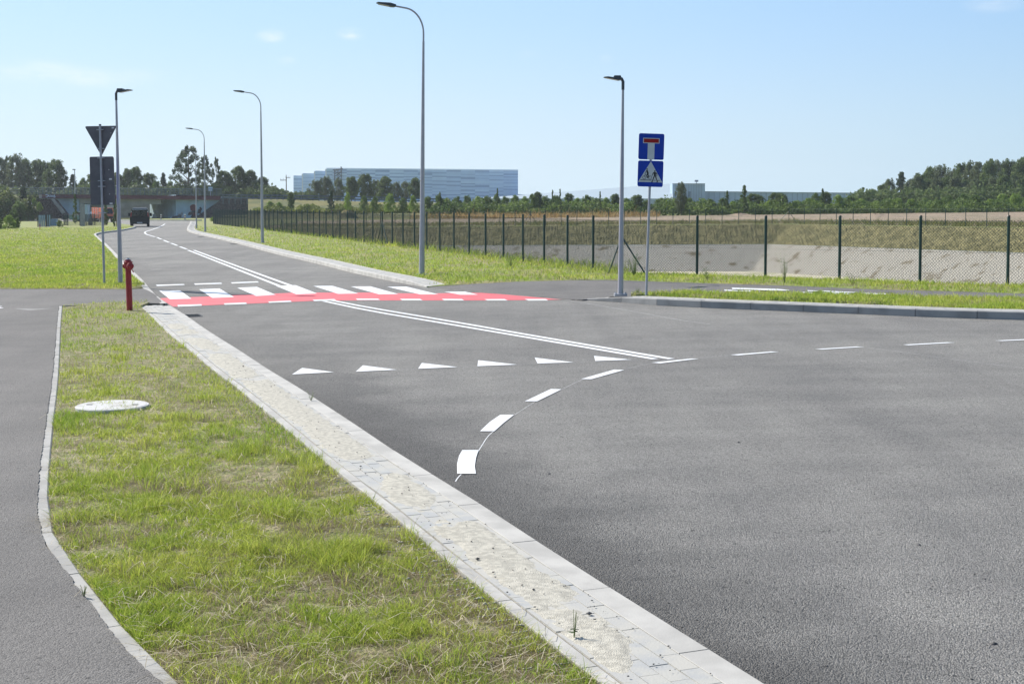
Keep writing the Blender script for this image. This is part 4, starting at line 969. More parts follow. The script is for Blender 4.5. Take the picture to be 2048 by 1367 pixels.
# ================================================================== bridge
br = thing('bridge', 'low road bridge with dark red edge beam and pale blue painted walls', 'bridge')
YB = 222.0
def bx(mb, x0, y0, x1, y1, Ya, Yb, mi=0):
    """box whose front face spans the pixel rectangle at depth Ya"""
    a = A(x0, y1, Ya); b = A(x1, y0, Ya); return mb.box((a.x, Ya, a.z), (b.x, Yb, b.z))
def slab(px, Ya, Yb, m, name, parent):
    v = [A(a, b, Ya) for a, b in px]; n = len(v); return MB().add(v + [Vector((p.x, Yb, p.z)) for p in v], [tuple(range(n)), tuple(range(2 * n - 1, n - 1, -1))] + [(i, i + n, (i + 1) % n + n, (i + 1) % n) for i in range(n)]).build(name, m, parent)
slab([(84, 388.5), (440, 392), (440, 399.8), (84, 396)], YB - 1, YB - .3, 'fascia_red', 'edge_beam', br)
slab([(78, 389), (442, 393), (442, 400.5), (78, 396.5)], YB - .28, YB + 13, 'concrete_grey', 'deck', br)
slab([(158, 397.5), (322, 399), (322, 408.5), (158, 406.8)], YB + .4, YB + 1.4, 'concrete_grey', 'girder', br)
w_l = slab([(94, 396), (158, 396.5), (158, 440.5), (94, 440.5)], YB, YB + 13, 'abutment', 'abutment_wall', br)
w_r = slab([(352, 399), (442, 400), (442, 440.5), (352, 440.5)], YB, YB + 1.2, 'abutment', 'abutment_wall', br)
a = A(352, 440.5, YB + .6); b = A(300, 440.5, YB + 13)
MB().add([(a.x, a.y, a.z), (b.x, b.y, b.z), (b.x, b.y, b.z + 4), (a.x, a.y, a.z + 4.2), (a.x + 3, a.y, a.z), (b.x + 3, b.y, b.z), (b.x + 3, b.y, b.z + 4), (a.x + 3, a.y, a.z + 4.2)],
     [(0, 1, 2, 3), (4, 7, 6, 5), (0, 4, 5, 1), (3, 2, 6, 7)]).build('inner_wall', 'abutment', br)
slab([(158, 398), (310, 398), (310, 440), (158, 440)], YB + 16, YB + 17, 'concrete_grey', 'back_wall', br)
# railing
rl = MB(); n_r = 46
for i in range(n_r):
    x = 60 + (442 - 60) * i / (n_r - 1); f_ = (x - 84) / 356; p0 = A(x, 388.5 + 3.5 * f_, YB - .9); p1 = A(x, 375.5 + 2.5 * f_, YB - .9)
    MB().box((p0.x - .04, YB - .94, p0.z - .1), (p0.x + .04, YB - .86, p1.z)).build('rail_post', 'rail_blue', br)
for fy in (0, .35, .68, .92):
    a = A(20, 375 + 12.5 * fy, YB - .9); b = A(444, 378 + 13 * fy, YB - .9); MB().tube([a, b], .05 if fy == 0 else .03, 5).build('rail', 'rail_blue', br)
for k in range(150):
    pass
rb = MB()
for k in range(230):
    x = 62 + 378 * k / 229; f_ = (x - 84) / 356; p0 = A(x, 387 + 3.5 * f_, YB - .9); p1 = A(x, 376 + 2.5 * f_, YB - .9); rb.box((p0.x - .012, YB - .912, p0.z), (p0.x + .012, YB - .888, p1.z))
tag(rb.build('baluster', 'rail_blue', br), kind='stuff')
# graffiti lettering on the beam and the walls
def strokes(parent, lines, wd, Y, m, name='graffiti'):
    mb = MB()
    for l in lines:
        for a, b in zip(l[:-1], l[1:]):
            a3, b3 = A(*a, Y), A(*b, Y); d = b3 - a3; d.y = 0; L = d.length; d.normalize(); n_ = Vector((-d.z, 0, d.x)) * wd / 2
            mb.add([a3 - n_, b3 - n_, b3 + n_, a3 + n_, a3 - n_ + Vector((0, .02, 0)), b3 - n_ + Vector((0, .02, 0)), b3 + n_ + Vector((0, .02, 0)), a3 + n_ + Vector((0, .02, 0))], [(0, 1, 2, 3), (7, 6, 5, 4), (0, 4, 5, 1), (1, 5, 6, 2), (2, 6, 7, 3), (3, 7, 4, 0)])
    return mb.build(name, m, parent)
Yg_ = YB - 1.03
strokes(br, [[(91, 389.6), (95, 389), (96.5, 391), (95, 394), (91.5, 394)], [(98, 389.5), (98, 393.6), (100.5, 394), (101, 389.6)], [(102.5, 394.2), (104, 389.8), (105.5, 394.4)], [(107.5, 394.5), (107.5, 390), (110, 390.5), (108, 392.2), (111, 393.2), (110, 394.8), (107.5, 394.6)]], .13, Yg_, 'graffiti_white')
strokes(br, [[(96, 401), (98, 398.5), (101, 402), (103, 399), (106, 404), (109, 399.5), (112, 403)], [(98, 404), (104, 406), (110, 405)]], .16, YB - .02, 'graffiti_white')
strokes(br, [[(341, 438), (345, 432.5), (347, 437), (351, 430), (354, 437), (358, 427), (361, 436), (364, 424.5), (367, 436)], [(344, 436), (350, 434), (356, 433), (363, 430)], [(347, 438), (356, 437.5), (366, 436.5)]], .28, YB - .02, 'graffiti_white')
# dark and red abstract patch on the right wall
slab([(380, 412), (384, 409), (389, 408.5), (393, 412), (393, 421), (389, 424), (381, 421)], YB - .05, YB - .02, 'graffiti_red', 'graffiti', br)
slab([(378, 424), (385, 422), (394, 420), (395, 433), (386, 437), (381, 434), (384, 430), (375, 430)], YB - .06, YB - .021, 'graffiti_dark', 'graffiti', br)
slab([(385, 425), (390, 424), (391, 431), (386, 432)], YB - .09, YB - .062, 'graffiti_red', 'graffiti', br)
strokes(br, [[(398, 427), (400, 418), (403, 416)]], .5, YB - .03, 'graffiti_dark')
strokes(br, [[(308, 425), (310, 422), (313, 422.5), (315, 426)], [(305, 430), (312, 430)], [(305, 437), (308, 433), (313, 437)]], .4, YB + 6, 'graffiti_white')
# gabion / stone cones at both ends, slope shadow before the right wall
slab([(441, 400), (386, 437.5), (394, 439), (441, 440)], YB - 3, YB - 1.8, 'gabion', 'slope_shadow', br)  # dark slab standing in for the slanting slope shadow on the wall
slab([(440, 396.5), (498, 397.5), (512, 430), (440, 430)], YB - 3.4, YB + 3, 'gabion', 'stone_facing', br)
slab([(70, 398), (100, 398.5), (124, 428), (124, 438), (60, 438)], YB - 3.4, YB + 3, 'gabion', 'stone_facing', br)
slab([(101, 397), (106, 397), (130, 425), (124, 428)], YB - 3.8, YB - 3.45, 'concrete_grey', 'stair_rail', br)
# embankments
def embank(pxt, D0, D1, depth, name, label, m='embankment_grass'):
    t_ = [A(a, b, D1) for a, b in pxt]; lo = [Vector((A(a, b, D0).x, D0, gz(A(a, b, D0).x) - .2)) for a, b in pxt]; bk = [p + Vector((0, depth, 0)) for p in t_]
    vv = lo + t_ + bk; n = len(t_); mb = MB().add(vv, [(i, i + 1, n + i + 1, n + i) for i in range(n - 1)] + [(n + i, n + i + 1, 2 * n + i + 1, 2 * n + i) for i in range(n - 1)])
    o = mb.build(name, m); return tag(o, label, None, kind='structure')
embank([(496, 398), (560, 400), (640, 402), (760, 404.5), (900, 406), (1100, 407)], 196, 212, 30, 'embankment', 'grassy road embankment right of the bridge')
embank([(-900, 389), (-300, 389), (10, 390), (52, 391)], 190, 207, 11, 'embankment', 'dark shrubby road embankment left of the bridge')
gr = thing('guard_rail', 'dark steel crash barrier along the top of the right embankment', 'guard rail')
for fy in (0, 5.4):
    for (x0, y0), (x1, y1) in (((444, 391), (575, 392)), ((575, 392), (730, 395)), ((730, 395), (900, 400))):
        a = A(x0, y0 + fy, 213); b = A(x1, y1 + fy, 213); d = b - a; MB().add([a, b, b + Vector((0, 0, .2)), a + Vector((0, 0, .2)), a + Vector((0, .06, .0)), b + Vector((0, .06, 0)), b + Vector((0, .06, .2)), a + Vector((0, .06, .2))], [(0, 1, 2, 3), (4, 7, 6, 5), (3, 2, 6, 7), (0, 4, 5, 1)]).build('rail', 'guard_rail', gr)
for k in range(38):
    x = 446 + 12 * k; y = 391.5 + (x - 446) * .019; a = A(x, y, 213.1); MB().box((a.x - .06, 213.07, a.z - 1.3), (a.x + .06, 213.2, a.z + .1)).build('post', 'guard_rail', gr)
# bollards by the cross street
bol = thing('bollard', 'white bollard with red band before the bridge wall, left one of two', 'bollard', G(322, 440.6), 0, 'striped bollards by the bridge')
MB().tube([(0, 0, 0), (0, 0, .86)], .11, 10).build('post', 'bollard_white', bol)
for z in (.22, .52): MB().tube([(0, 0, z), (0, 0, z + .15)], .116, 10).build('band', 'graffiti_red', bol)
c2 = bol.copy(); C.objects.link(c2); c2.location = G(370, 440.6); c2['label'] = 'white bollard with red band before the bridge wall, right one of two'
for ch in list(bol.children): d = ch.copy(); C.objects.link(d); d.parent = c2
# bridge road sign back
t = thing('road_sign', 'small pale sign panel standing above the bridge railing', 'traffic sign', A(421, 392, YB + 2)); MB().box((-.05, 0, 0), (.05, .08, 1.3)).build('post', 'galvanised', t); MB().box((-.35, -.03, .85), (.35, 0, 1.5)).build('sign_plate', 'cladding_blue', t)

# ================================================================== enclosure, cabinet, posts on the left lawn
en = thing('mesh_fence', 'low mesh enclosure with dark posts on the far left lawn', 'fence')
ep = [G(76, 456), G(92, 455.6), G(104, 453)]; ep2 = [G(128, 452.5), G(136, 453), G(160, 453.2), G(172, 453.3), G(190, 452), G(208, 452.4)]
def simple_run(root, pl, h):
    for a, b in zip(pl[:-1], pl[1:]):
        v = b - a; L = v.xy.length; o = link('mesh_panel', mesh_panel(L, h - .05, .09, .006), root, (a.x, a.y, a.z + .05)); o.rotation_euler = (0, 0, math.atan2(v.y, v.x))
    pmh = MB().box((-.035, -.035, -.1), (.035, .035, h)).mesh('post', 'dark_metal')
    for a in pl: link('post', pmh, root, a)
he = 26 * ep[0].y / F
simple_run(en, ep, he); simple_run(en, ep2, he)
for x in (79, 82, 85.5, 89, 95, 99.5): p = G(x, 455); MB().box((-.06, -.04, 0), (.06, .04, he * .98)).build('slat', 'cabinet_grey', en).location = p
def boxthing(name, label, cat, px, py0, py1, wpx, m, depth=.5, roof=None):
    p = G(px, py1); s = p.y / F; t = thing(name, label, cat, p); h = (py1 - py0) * s; w_ = wpx * s
    b_ = MB().box((-w_ / 2, 0, -.05), (w_ / 2, depth, h)); b_.build('body', m, t); MB().box((-w_ / 2 - .03, -.03, h), (w_ / 2 + .03, depth + .03, h + .06)).build('lid', roof or m, t)
    MB().box((-w_ / 2 + .05, -.012, .12), (-.012, 0, h - .08)).build('door', m, t); MB().box((.012, -.012, .12), (w_ / 2 - .05, 0, h - .08)).build('door', m, t)
    return t
boxthing('utility_cabinet', 'pale blue utility cabinet beside the mesh enclosure', 'cabinet', 105, 439, 453.5, 15, 'cabinet_blue')
boxthing('utility_cabinet', 'tall blue grey box standing by the bridge, behind a grey block', 'cabinet', 169, 410, 444, 14, 'cabinet_grey', 1)
t = thing('stone_pillar', 'tall grey concrete pillar at the mesh enclosure', 'pillar', G(164.5, 454)); s = G(164.5, 454).y / F
MB().box((-4 * s, 0, -.1), (4 * s, 6 * s, 46 * s)).box((-2.6 * s, -.01, 46 * s), (2.6 * s, 4 * s, 47.5 * s)).build('shaft', 'stone_grey', t)
t = thing('stone_pillar', 'short rounded grey stone right of the tall pillar', 'pillar', G(180, 452.5)); s = G(180, 452.5).y / F
MB().prism([(-4 * s, -.1), (4 * s, -.1), (3.4 * s, 12 * s), (2 * s, 15.5 * s), (-1.4 * s, 15.5 * s), (-3 * s, 12 * s)], 0, 5 * s).build('stone', 'stone_grey', t)

# ================================================================== power pole and far structures
pp = thing('power_pole', 'wooden power pole with two crossarms right of the second curved lamp', 'power pole', G(573, 424)); yy = pp.location.y; zt = A(573, 351, yy).z - pp.location.z
s = yy / F
MB().tube([(0, 0, -.3), (0, 0, zt)], [.16, .11], 8).build('pole', 'bark', pp)
MB().box((-12 * s, -.05, zt - 10 * s), (1 * s, .05, zt - 8.6 * s)).build('crossarm', 'bark', pp); MB().box((-1 * s, -.05, zt - 5 * s), (8 * s, .05, zt - 4 * s)).build('crossarm', 'bark', pp)
for x, z in ((-11, -8.6), (-6, -8.6), (-.1, 0), (4, -4), (7.6, -4)): MB().tube([(x * s, 0, zt + z * s), (x * s, 0, zt + (z + 3.4) * s)], .035, 5).build('insulator', 'sign_black', pp)

wh = thing('warehouse', 'large pale blue striped warehouse with stepped left end', 'building'); YW = 520.0
def wall_px(x0, yt0, x1, yt1, Y, yb=404, m='warehouse_1', name='wall', depth=60, parent=wh):
    return slab([(x0, yt0), (x1, yt1), (x1, yb), (x0, yb)], Y, Y + depth, m, name, parent)
wall_px(653, 337.5, 1036, 341, YW)
wall_px(630, 341.5, 655, 342, YW + 3); wall_px(606, 346.5, 632, 347, YW + 6); wall_px(587, 351, 608, 351.5, YW + 9)
for a, b, c, Y in ((650.5, 338, 653, YW - .2), (627.8, 342.5, 630.4, YW + 2.8), (603.5, 347.5, 606.2, YW + 5.8)): slab([(a, b), (c, b), (c, 404), (a, 404)], Y, Y + .4, 'cladding_white', 'corner_trim', wh)
g = random.Random(4)
def clad(x0, x1, cw, yt0, yt1, Y, first):
    x = x0 + first; xs = [x0]
    while x < x1 - 3: xs.append(x); x += cw
    xs.append(x1)
    for a, b in zip(xs[:-1], xs[1:]):
        y = 0; dk = g.random() < .5; fa, fb = (a - x0) / (x1 - x0), (b - x0) / (x1 - x0); ya, yb = yt0 + (yt1 - yt0) * fa, yt0 + (yt1 - yt0) * fb; ya += .6; yb += .6
        while ya + y < 398:
            dk = not dk if g.random() < .85 else dk; h_ = g.choice((1.7, 2.2, 2.8)) if dk else g.choice((3.2, 4.2, 5.0)); m = 'warehouse_%d' % (g.choice((2, 2, 1)) if dk else g.choice((0, 3, 0)))
            slab([(a + .06, ya + y), (b - .06, yb + y), (b - .06, yb + y + h_ - .12), (a + .06, ya + y + h_ - .12)], Y - .12, Y - .02, m, 'cladding_panel', wh); y += h_
clad(653, 1036, 28.5, 337.5, 341, YW, 12); clad(630.4, 650.5, 40, 342.5, 342.5, YW + 3, 30); clad(606.2, 627.8, 40, 347.5, 347.5, YW + 6, 30); clad(587, 603.5, 40, 352, 352, YW + 9, 30)
MB().add([A(653, 337, YW - .3), A(1036.5, 340.5, YW - .3), A(1036.5, 339.3, YW - .3), A(653, 335.8, YW - .3)] + [p + Vector((0, 1, 0)) for p in (A(653, 337, YW - .3), A(1036.5, 340.5, YW - .3), A(1036.5, 339.3, YW - .3), A(653, 335.8, YW - .3))], [(0, 1, 2, 3), (7, 6, 5, 4), (3, 2, 6, 7), (0, 4, 5, 1)]).build('parapet', 'warehouse_0', wh)
sr = MB()
def fb(a, b, Y=YW - 1.5, r=.16): sr.tube([A(*a, Y), A(*b, Y)], r, 4)
for a, b in (((668, 342), (684, 337)), ((668, 348), (684, 343)), ((684, 343), (668, 354)), ((668, 342), (684, 352)), ((684, 350), (670, 362)), ((683, 334), (683, 366)), ((669, 339), (669, 366)), ((676, 340), (676, 362)), ((668, 356), (684, 358)), ((666, 339), (686, 338)), ((682, 333), (682, 345))): fb(a, b)
sr.build('fire_stair', 'steel_dark', wh)
lw = thing('industrial_hall', 'very pale long hall with a roof line rising to the right', 'building'); tv = [A(945, 397, 440), A(1346, 397, 440), A(1346, 367, 700), A(1100, 388.2, 640)]; bv = [Vector((p.x, p.y, -6)) for p in tv]
MB().add(tv + bv, [(0, 1, 2, 3), (0, 4, 5, 1), (1, 5, 6, 2), (2, 6, 7, 3), (3, 7, 4, 0)]).build('roof', 'roof_pale', lw)
slab([(1036, 388.6), (1132, 391.5), (1132, 420), (1036, 420)], 545, 556, 'cladding_blue', 'annex', lw)
hb = thing('industrial_hall', 'blue grey hall with a taller block at its left end and a long low wing', 'building')
hm = slab([(1345, 367.3), (1410, 367.3), (1410, 420), (1345, 420)], 500, 508, 'cladding_blue', 'tower_block', hb); lwg = slab([(1410, 383), (1712, 386), (1712, 420), (1410, 420)], 503, 540, 'cladding_blue', 'long_wing', hb)
slab([(1410, 382.4), (1712, 385.4), (1712, 386.4), (1410, 383.4)], 502.4, 502.9, 'cladding_teal', 'coping', hb); slab([(1345, 366.8), (1410, 366.8), (1410, 367.8), (1345, 367.8)], 499.4, 499.9, 'cladding_teal', 'coping', hb)
slab([(1377, 383), (1382, 383), (1382, 405), (1377, 405)], 499.3, 499.9, 'cladding_teal', 'doorway', hb)
for k in range(12): x = 1351 + 5.2 * k; slab([(x, 369), (x + .35, 369), (x + .35, 405), (x, 405)], 499.75, 499.95, 'cladding_teal', 'panel_joint', hb) if k < 11 else None
for k in range(28): x = 1418 + 10.4 * k; slab([(x, 384.6 + k * .1), (x + .4, 384.6 + k * .1), (x + .4, 405), (x, 405)], 502.75, 502.95, 'cladding_teal', 'panel_joint', hb)
mst = MB(); a = A(1393, 367, 510); mst.tube([a, A(1393, 361, 510)], .12, 5); mst.tube([A(1389.5, 361.5, 510), A(1396.5, 361.5, 510)], .3, 5); mst.tube([A(1389.5, 363.2, 510), A(1396.5, 363.2, 510)], .1, 4); mst.build('roof_mast', 'steel_dark', hb)

# ================================================================== trees
def crown_mesh(kind, seed):
    g = np.random.default_rng(seed); lobes = []
    def env(n, z0, z1, rf, lr, lz):
        for i in range(n):
            a = g.uniform(0, 6.28); z = z0 + (z1 - z0) * (i + g.random()) / n; r = max(0, rf(z)) * g.uniform(.1, 1) ** .6; lobes.append((r * math.cos(a), r * math.sin(a), z, g.uniform(*lr), g.uniform(*lz)))
    if kind == 'round':
        env(60, .16, .93, lambda z: .36 * math.sin(math.pi * min(.97, max(.1, (z + .02) / 1.02))) ** .55 - .04, (.055, .12), (.05, .10)); N_, ls, c1, c2 = 10500, .0185, (.070, .110, .032), (.165, .220, .070)
    elif kind == 'birch':
        env(64, .10, .95, lambda z: .23 * math.sin(math.pi * min(.96, max(.12, z / 1.02))) ** .6, (.04, .075), (.06, .13)); N_, ls, c1, c2 = 8200, .0150, (.092, .122, .055), (.185, .220, .110)
    elif kind == 'poplar':
        env(70, .14, .97, lambda z: .33 * (1 - abs(z - .42) ** 1.6 * 2.1), (.028, .06), (.03, .06)); N_, ls, c1, c2 = 6000, .0145, (.055, .088, .038), (.115, .155, .065)
    elif kind == 'conifer':
        env(80, .05, .99, lambda z: .235 * (1.03 - z), (.03, .06), (.03, .05)); N_, ls, c1, c2 = 6000, .0150, (.045, .078, .038), (.095, .140, .060)
    elif kind == 'bush':
        env(60, .03, .92, lambda z: .40 * math.sqrt(max(.03, 1 - max(0, z - .25) ** 2 * 2.0)) - .05, (.06, .13), (.06, .14)); N_, ls, c1, c2 = 6500, .0215, (.085, .145, .030), (.190, .265, .060)
    elif kind == 'lime':
        env(56, .03, .90, lambda z: .40 * math.sqrt(max(.03, 1 - max(0, z - .25) ** 2 * 2.2)) - .05, (.05, .12), (.07, .17)); N_, ls, c1, c2 = 6000, .0215, (.165, .26, .04), (.31, .41, .085)
    else:
        env(34, .08, .99, lambda z: .15 * (1.1 - z), (.025, .05), (.03, .06)); N_, ls, c1, c2 = 1500, .022, (.06, .11, .025), (.14, .20, .055)
    lb = np.array(lobes); pick = g.integers(0, len(lb), N_); L = lb[pick]
    d = g.normal(size=(N_, 3)); d /= np.linalg.norm(d, axis=1)[:, None]; rr = g.uniform(.35, 1.25, N_) ** .7
    P = L[:, :3] + d * np.stack([L[:, 3], L[:, 3], L[:, 4]], 1) * rr[:, None]
    P[:, 2] = np.clip(P[:, 2] / np.percentile(P[:, 2], 99.7), .01, 1.03)
    nrm = d + g.normal(0, .55, (N_, 3)); nrm /= np.linalg.norm(nrm, axis=1)[:, None]
    t1 = np.cross(nrm, g.normal(size=(N_, 3))); t1 /= np.linalg.norm(t1, axis=1)[:, None]; t2 = np.cross(nrm, t1)
    s = ls * g.uniform(.5, 1.5, N_)[:, None]
    V = np.stack([P - t1 * s, P - t2 * s * .6, P + t1 * s, P + t2 * s * .6], 1).reshape(-1, 3)
    idx = np.arange(N_) * 4; Fc = np.stack([idx, idx + 1, idx + 2, idx + 3], 1)
    lt = g.random(len(lb))[pick]; mixv = np.clip(lt * .7 + g.normal(.15, .2, N_), 0, 1)[:, None]
    col = np.array(c1) * (1 - mixv) + np.array(c2) * mixv
    return np_mesh('crown', V, Fc, 'leaf', np.repeat(col, 4, 0))
def hedge(name, x0, x1, yb, ytf, Y, depth, n, ls, c1, c2, label, seed=1):
    """one unbroken mass of leaves between two pixel columns; ytf(x) gives its top in pixels"""
    g = np.random.default_rng(seed); px = g.uniform(x0, x1, n); d = g.uniform(0, depth, n); a = A(x0, yb, Y); b = A(x1, yb, Y)
    X = a.x + (b.x - a.x) * (px - x0) / (x1 - x0); zb = a.z + (b.z - a.z) * (px - x0) / (x1 - x0)
    H = (yb - ytf(px)) * Y / F * (.62 + .75 * fbm(px / 9, d / 1.4, seed, 3)) * np.sqrt(np.clip(1 - (d / depth - .55) ** 2 * 3.0, .15, 1))
    u = g.random(n) ** .55; Z = zb - .3 + (H + .3) * u * (1 + g.normal(0, .05, n)); P = np.stack([X, Y + d, Z], 1)
    nrm = g.normal(size=(n, 3)) + np.array([0, -.6, .8]); nrm /= np.linalg.norm(nrm, axis=1)[:, None]
    t1 = np.cross(nrm, g.normal(size=(n, 3))); t1 /= np.linalg.norm(t1, axis=1)[:, None]; t2 = np.cross(nrm, t1); s = ls * g.uniform(.5, 1.5, n)[:, None]
    V = np.stack([P - t1 * s, P - t2 * s * .6, P + t1 * s, P + t2 * s * .6], 1).reshape(-1, 3); idx = np.arange(n) * 4
    m = np.clip(fbm(px / 16, d / 3 + 7, seed + 5, 3) * 1.6 - .3 + g.normal(0, .15, n), 0, 1)[:, None]; col = np.array(c1) * (1 - m) + np.array(c2) * m
    me = np_mesh(name, V, np.stack([idx, idx + 1, idx + 2, idx + 3], 1), 'leaf', np.repeat(col, 4, 0)); return tag(link(name, me), label, 'undergrowth', kind='stuff')
def trunk_mesh(kind, seed):
    g = random.Random(seed); mb = MB(); top = {'round': .75, 'birch': .85, 'poplar': .9, 'conifer': .95, 'bush': .5, 'lime': .5, 'sprig': .95}[kind]; r = {'bush': .018, 'lime': .018, 'sprig': .008}.get(kind, .022)
    mb.tube([(0, 0, -.12), (g.uniform(-.01, .01), 0, top * .4), (g.uniform(-.03, .03), g.uniform(-.02, .02), top)], [r, r * .7, r * .15], 6, False)
    for k in range(9):
        a = g.uniform(0, 6.28); z = g.uniform(.15, .7) * top; L = g.uniform(.12, .28); mb.tube([(0, 0, z), (math.cos(a) * L * .5, math.sin(a) * L * .5, z + L * .5), (math.cos(a) * L, math.sin(a) * L, z + L * .85)], [r * .4, r * .25, r * .08], 4, False)
    return mb.mesh('trunk', 'bark')
LIB = {}
for kind, n in (('round', 4), ('birch', 4), ('poplar', 2), ('conifer', 2), ('bush', 4), ('lime', 3), ('sprig', 2)):
    LIB[kind] = [(crown_mesh(kind, 100 + i * 7 + len(kind)), trunk_mesh(kind, 50 + i)) for i in range(n)]
WID = {'round': .86, 'birch': .56, 'poplar': .66, 'conifer': .46, 'bush': .96, 'lime': .96, 'sprig': .36}
tg = random.Random(77)
def tree(kind, px, ytop, ybase, wpx, Y, label, cat='tree', group=None, name=None, onground=True):
    b_ = A(px, ybase, Y); h = A(px, ytop, Y).z - b_.z; z = b_.z
    t = thing(name or ('bush' if cat == 'bush' else 'tree'), label, cat, (b_.x, Y, z), tg.uniform(0, 6.28), group)
    sx = wpx * Y / F / WID[kind]; t.scale = (sx, sx, h)
    cm, tm = tg.choice(LIB[kind]); link('crown', cm, t); link('trunk', tm, t); return t
# wood on the right: measured crown tops
ORD = ['leftmost', 'second', 'third', 'fourth', 'fifth', 'sixth', 'seventh', 'eighth', 'ninth', 'tenth', 'eleventh', 'twelfth', 'thirteenth', 'fourteenth', 'fifteenth', 'sixteenth']
W = [(1720, 378, 30, 'bush', 'low dark round tree at the left foot of the wood'), (1744, 379, 36, 'round', 'low round tree just right of the long blue wing'), (1766, 368, 26, 'round', 'first rising tree of the wood, small and dark'),
     (1779, 358, 22, 'birch', 'narrow dark tree left of the pointed one in the wood'), (1801, 345, 30, 'conifer', 'pointed dark green tree at the left slope of the wood'), (1820, 358, 24, 'birch', 'slim tree right of the pointed one'),
     (1838, 348, 34, 'round', 'rounded tree where the wood starts to rise'), (1858, 335, 40, 'round', 'broad tree on the left shoulder of the wood'), (1880, 331, 34, 'birch', 'upright grey green tree of the left shoulder'),
     (1903, 338, 36, 'birch', 'slightly lower grey green tree in the dip of the wood'), (1921, 328, 34, 'round', 'dark tree right of the dip of the wood'), (1942, 324, 36, 'birch', 'tall birch in the middle of the wood'),
     (1960, 325, 32, 'birch', 'birch right of the middle of the wood'), (1977, 320, 36, 'round', 'broad leafy tree near the top of the wood'), (1996, 322, 34, 'birch', 'tall grey green birch near the right edge'),
     (2016, 321, 38, 'round', 'dark broad tree near the right edge'), (2040, 317, 40, 'round', 'highest dark tree at the right edge of the photo'), (2075, 318, 40, 'round', 'dark tree just past the right edge'), (2110, 322, 44, 'birch', 'birch past the right edge'),
     (2160, 320, 60, 'round', 'broad tree farther past the right edge'), (2220, 325, 70, 'round', 'outermost tree of the wood')]
for i, (x, yt, wpx, kd, lab) in enumerate(W): tree(kd, x, yt, 432, wpx * 1.55, 262 + (i * 37 % 20), lab, group='trees of the right wood')
for i in range(15):
    x = 1835 + i * 19; tree(('birch', 'round')[i % 2], x, 352 + (i * 7 % 9), 432, 44, 240 + (i * 5 % 9), f'grey green tree of the lower front row of the wood, {ORD[i]} from the left', group='lower trees of the right wood')
# bushes in front of the wood and along the field
B = [(855, 393, 24, 'bush'), (878, 388, 22, 'bush'), (893, 396, 26, 'lime'), (915, 393, 24, 'bush'), (935, 391, 24, 'bush'), (955, 393, 26, 'lime'), (975, 392, 24, 'bush'), (993, 388, 20, 'bush'), (1010, 393, 26, 'bush'), (1030, 390, 26, 'bush'), (1050, 393, 24, 'lime'),
     (1066, 388, 26, 'bush'), (1076, 384, 22, 'round'), (1090, 392, 26, 'bush'), (1112, 391, 30, 'bush'), (1138, 387, 24, 'round'), (1155, 396, 24, 'lime'), (1174, 390, 28, 'bush'), (1196, 397, 24, 'bush'), (1212, 395, 22, 'lime'), (1230, 388, 24, 'round'),
     (1252, 396, 26, 'bush'), (1274, 390, 30, 'round'), (1292, 400, 24, 'bush'), (1322, 396, 34, 'bush'), (1345, 404, 24, 'lime'), (1378, 396, 34, 'bush'), (1400, 402, 26, 'lime'), (1418, 398, 34, 'bush'), (1446, 396, 26, 'bush'), (1466, 402, 24, 'lime'), (1484, 396, 26, 'bush'),
     (1510, 388, 46, 'round'), (1538, 402, 24, 'lime'), (1556, 386, 46, 'round'), (1594, 401, 36, 'lime'), (1616, 396, 30, 'lime'), (1630, 386, 26, 'bush'), (1652, 384, 30, 'round'), (1676, 390, 34, 'lime'), (1700, 392, 34, 'bush'), (1722, 398, 36, 'lime'), (1750, 402, 30, 'lime'),
     (1775, 404, 30, 'bush'), (1796, 396, 30, 'lime'), (1822, 398, 30, 'lime'), (1850, 396, 34, 'bush'), (1872, 400, 34, 'bush'), (1896, 392, 34, 'bush'), (1926, 388, 36, 'bush'), (1950, 390, 36, 'bush'), (1980, 398, 34, 'lime'), (2004, 388, 34, 'lime'), (2030, 388, 36, 'lime'), (2060, 392, 40, 'bush'), (2100, 390, 50, 'lime'), (2150, 390, 60, 'bush')]
LM = [(900, 'right of the tallest lamp, before the warehouse'), (1036, 'before the right half of the warehouse'), (1240, 'between the warehouse and the straight lamp'), (1345, 'beneath the blue signs'), (1412, 'before the blue grey tower block'), (1600, 'before the left half of the blue wing'),
      (1712, 'before the right end of the blue wing'), (1850, 'below the rising edge of the wood'), (3000, 'along the front of the right wood')]
cnt = {}
for i, (x, yt, wpx, kd) in enumerate(B):
    reg = next(l for a, l in LM if x < a); c = cnt.get(reg, 0); cnt[reg] = c + 1
    tone = {'lime': 'light yellow green', 'bush': 'mid green', 'round': 'rounded dark green'}[kd]
    base = 425 if x > 1240 else 424
    tree(kd, x, yt, base, wpx * 1.25, 186 + (i * 13 % 11), f'{tone} bush, {ORD[c]} {reg}', 'bush', 'bushes behind the dry field')
hedge('undergrowth', 845, 2300, 427, lambda x: 405 + 5 * np.sin(x * .083) + 3 * np.sin(x * .031), 183, 9, 60000, .16, (.075, .125, .03), (.19, .26, .06), 'unbroken low undergrowth between the bushes behind the dry field', 3)
hedge('undergrowth', 1720, 2300, 430, lambda x: 385 - (x - 1720) * .03, 225, 12, 30000, .24, (.085, .125, .04), (.17, .22, .075), 'shadowy undergrowth at the foot of the right wood', 4)
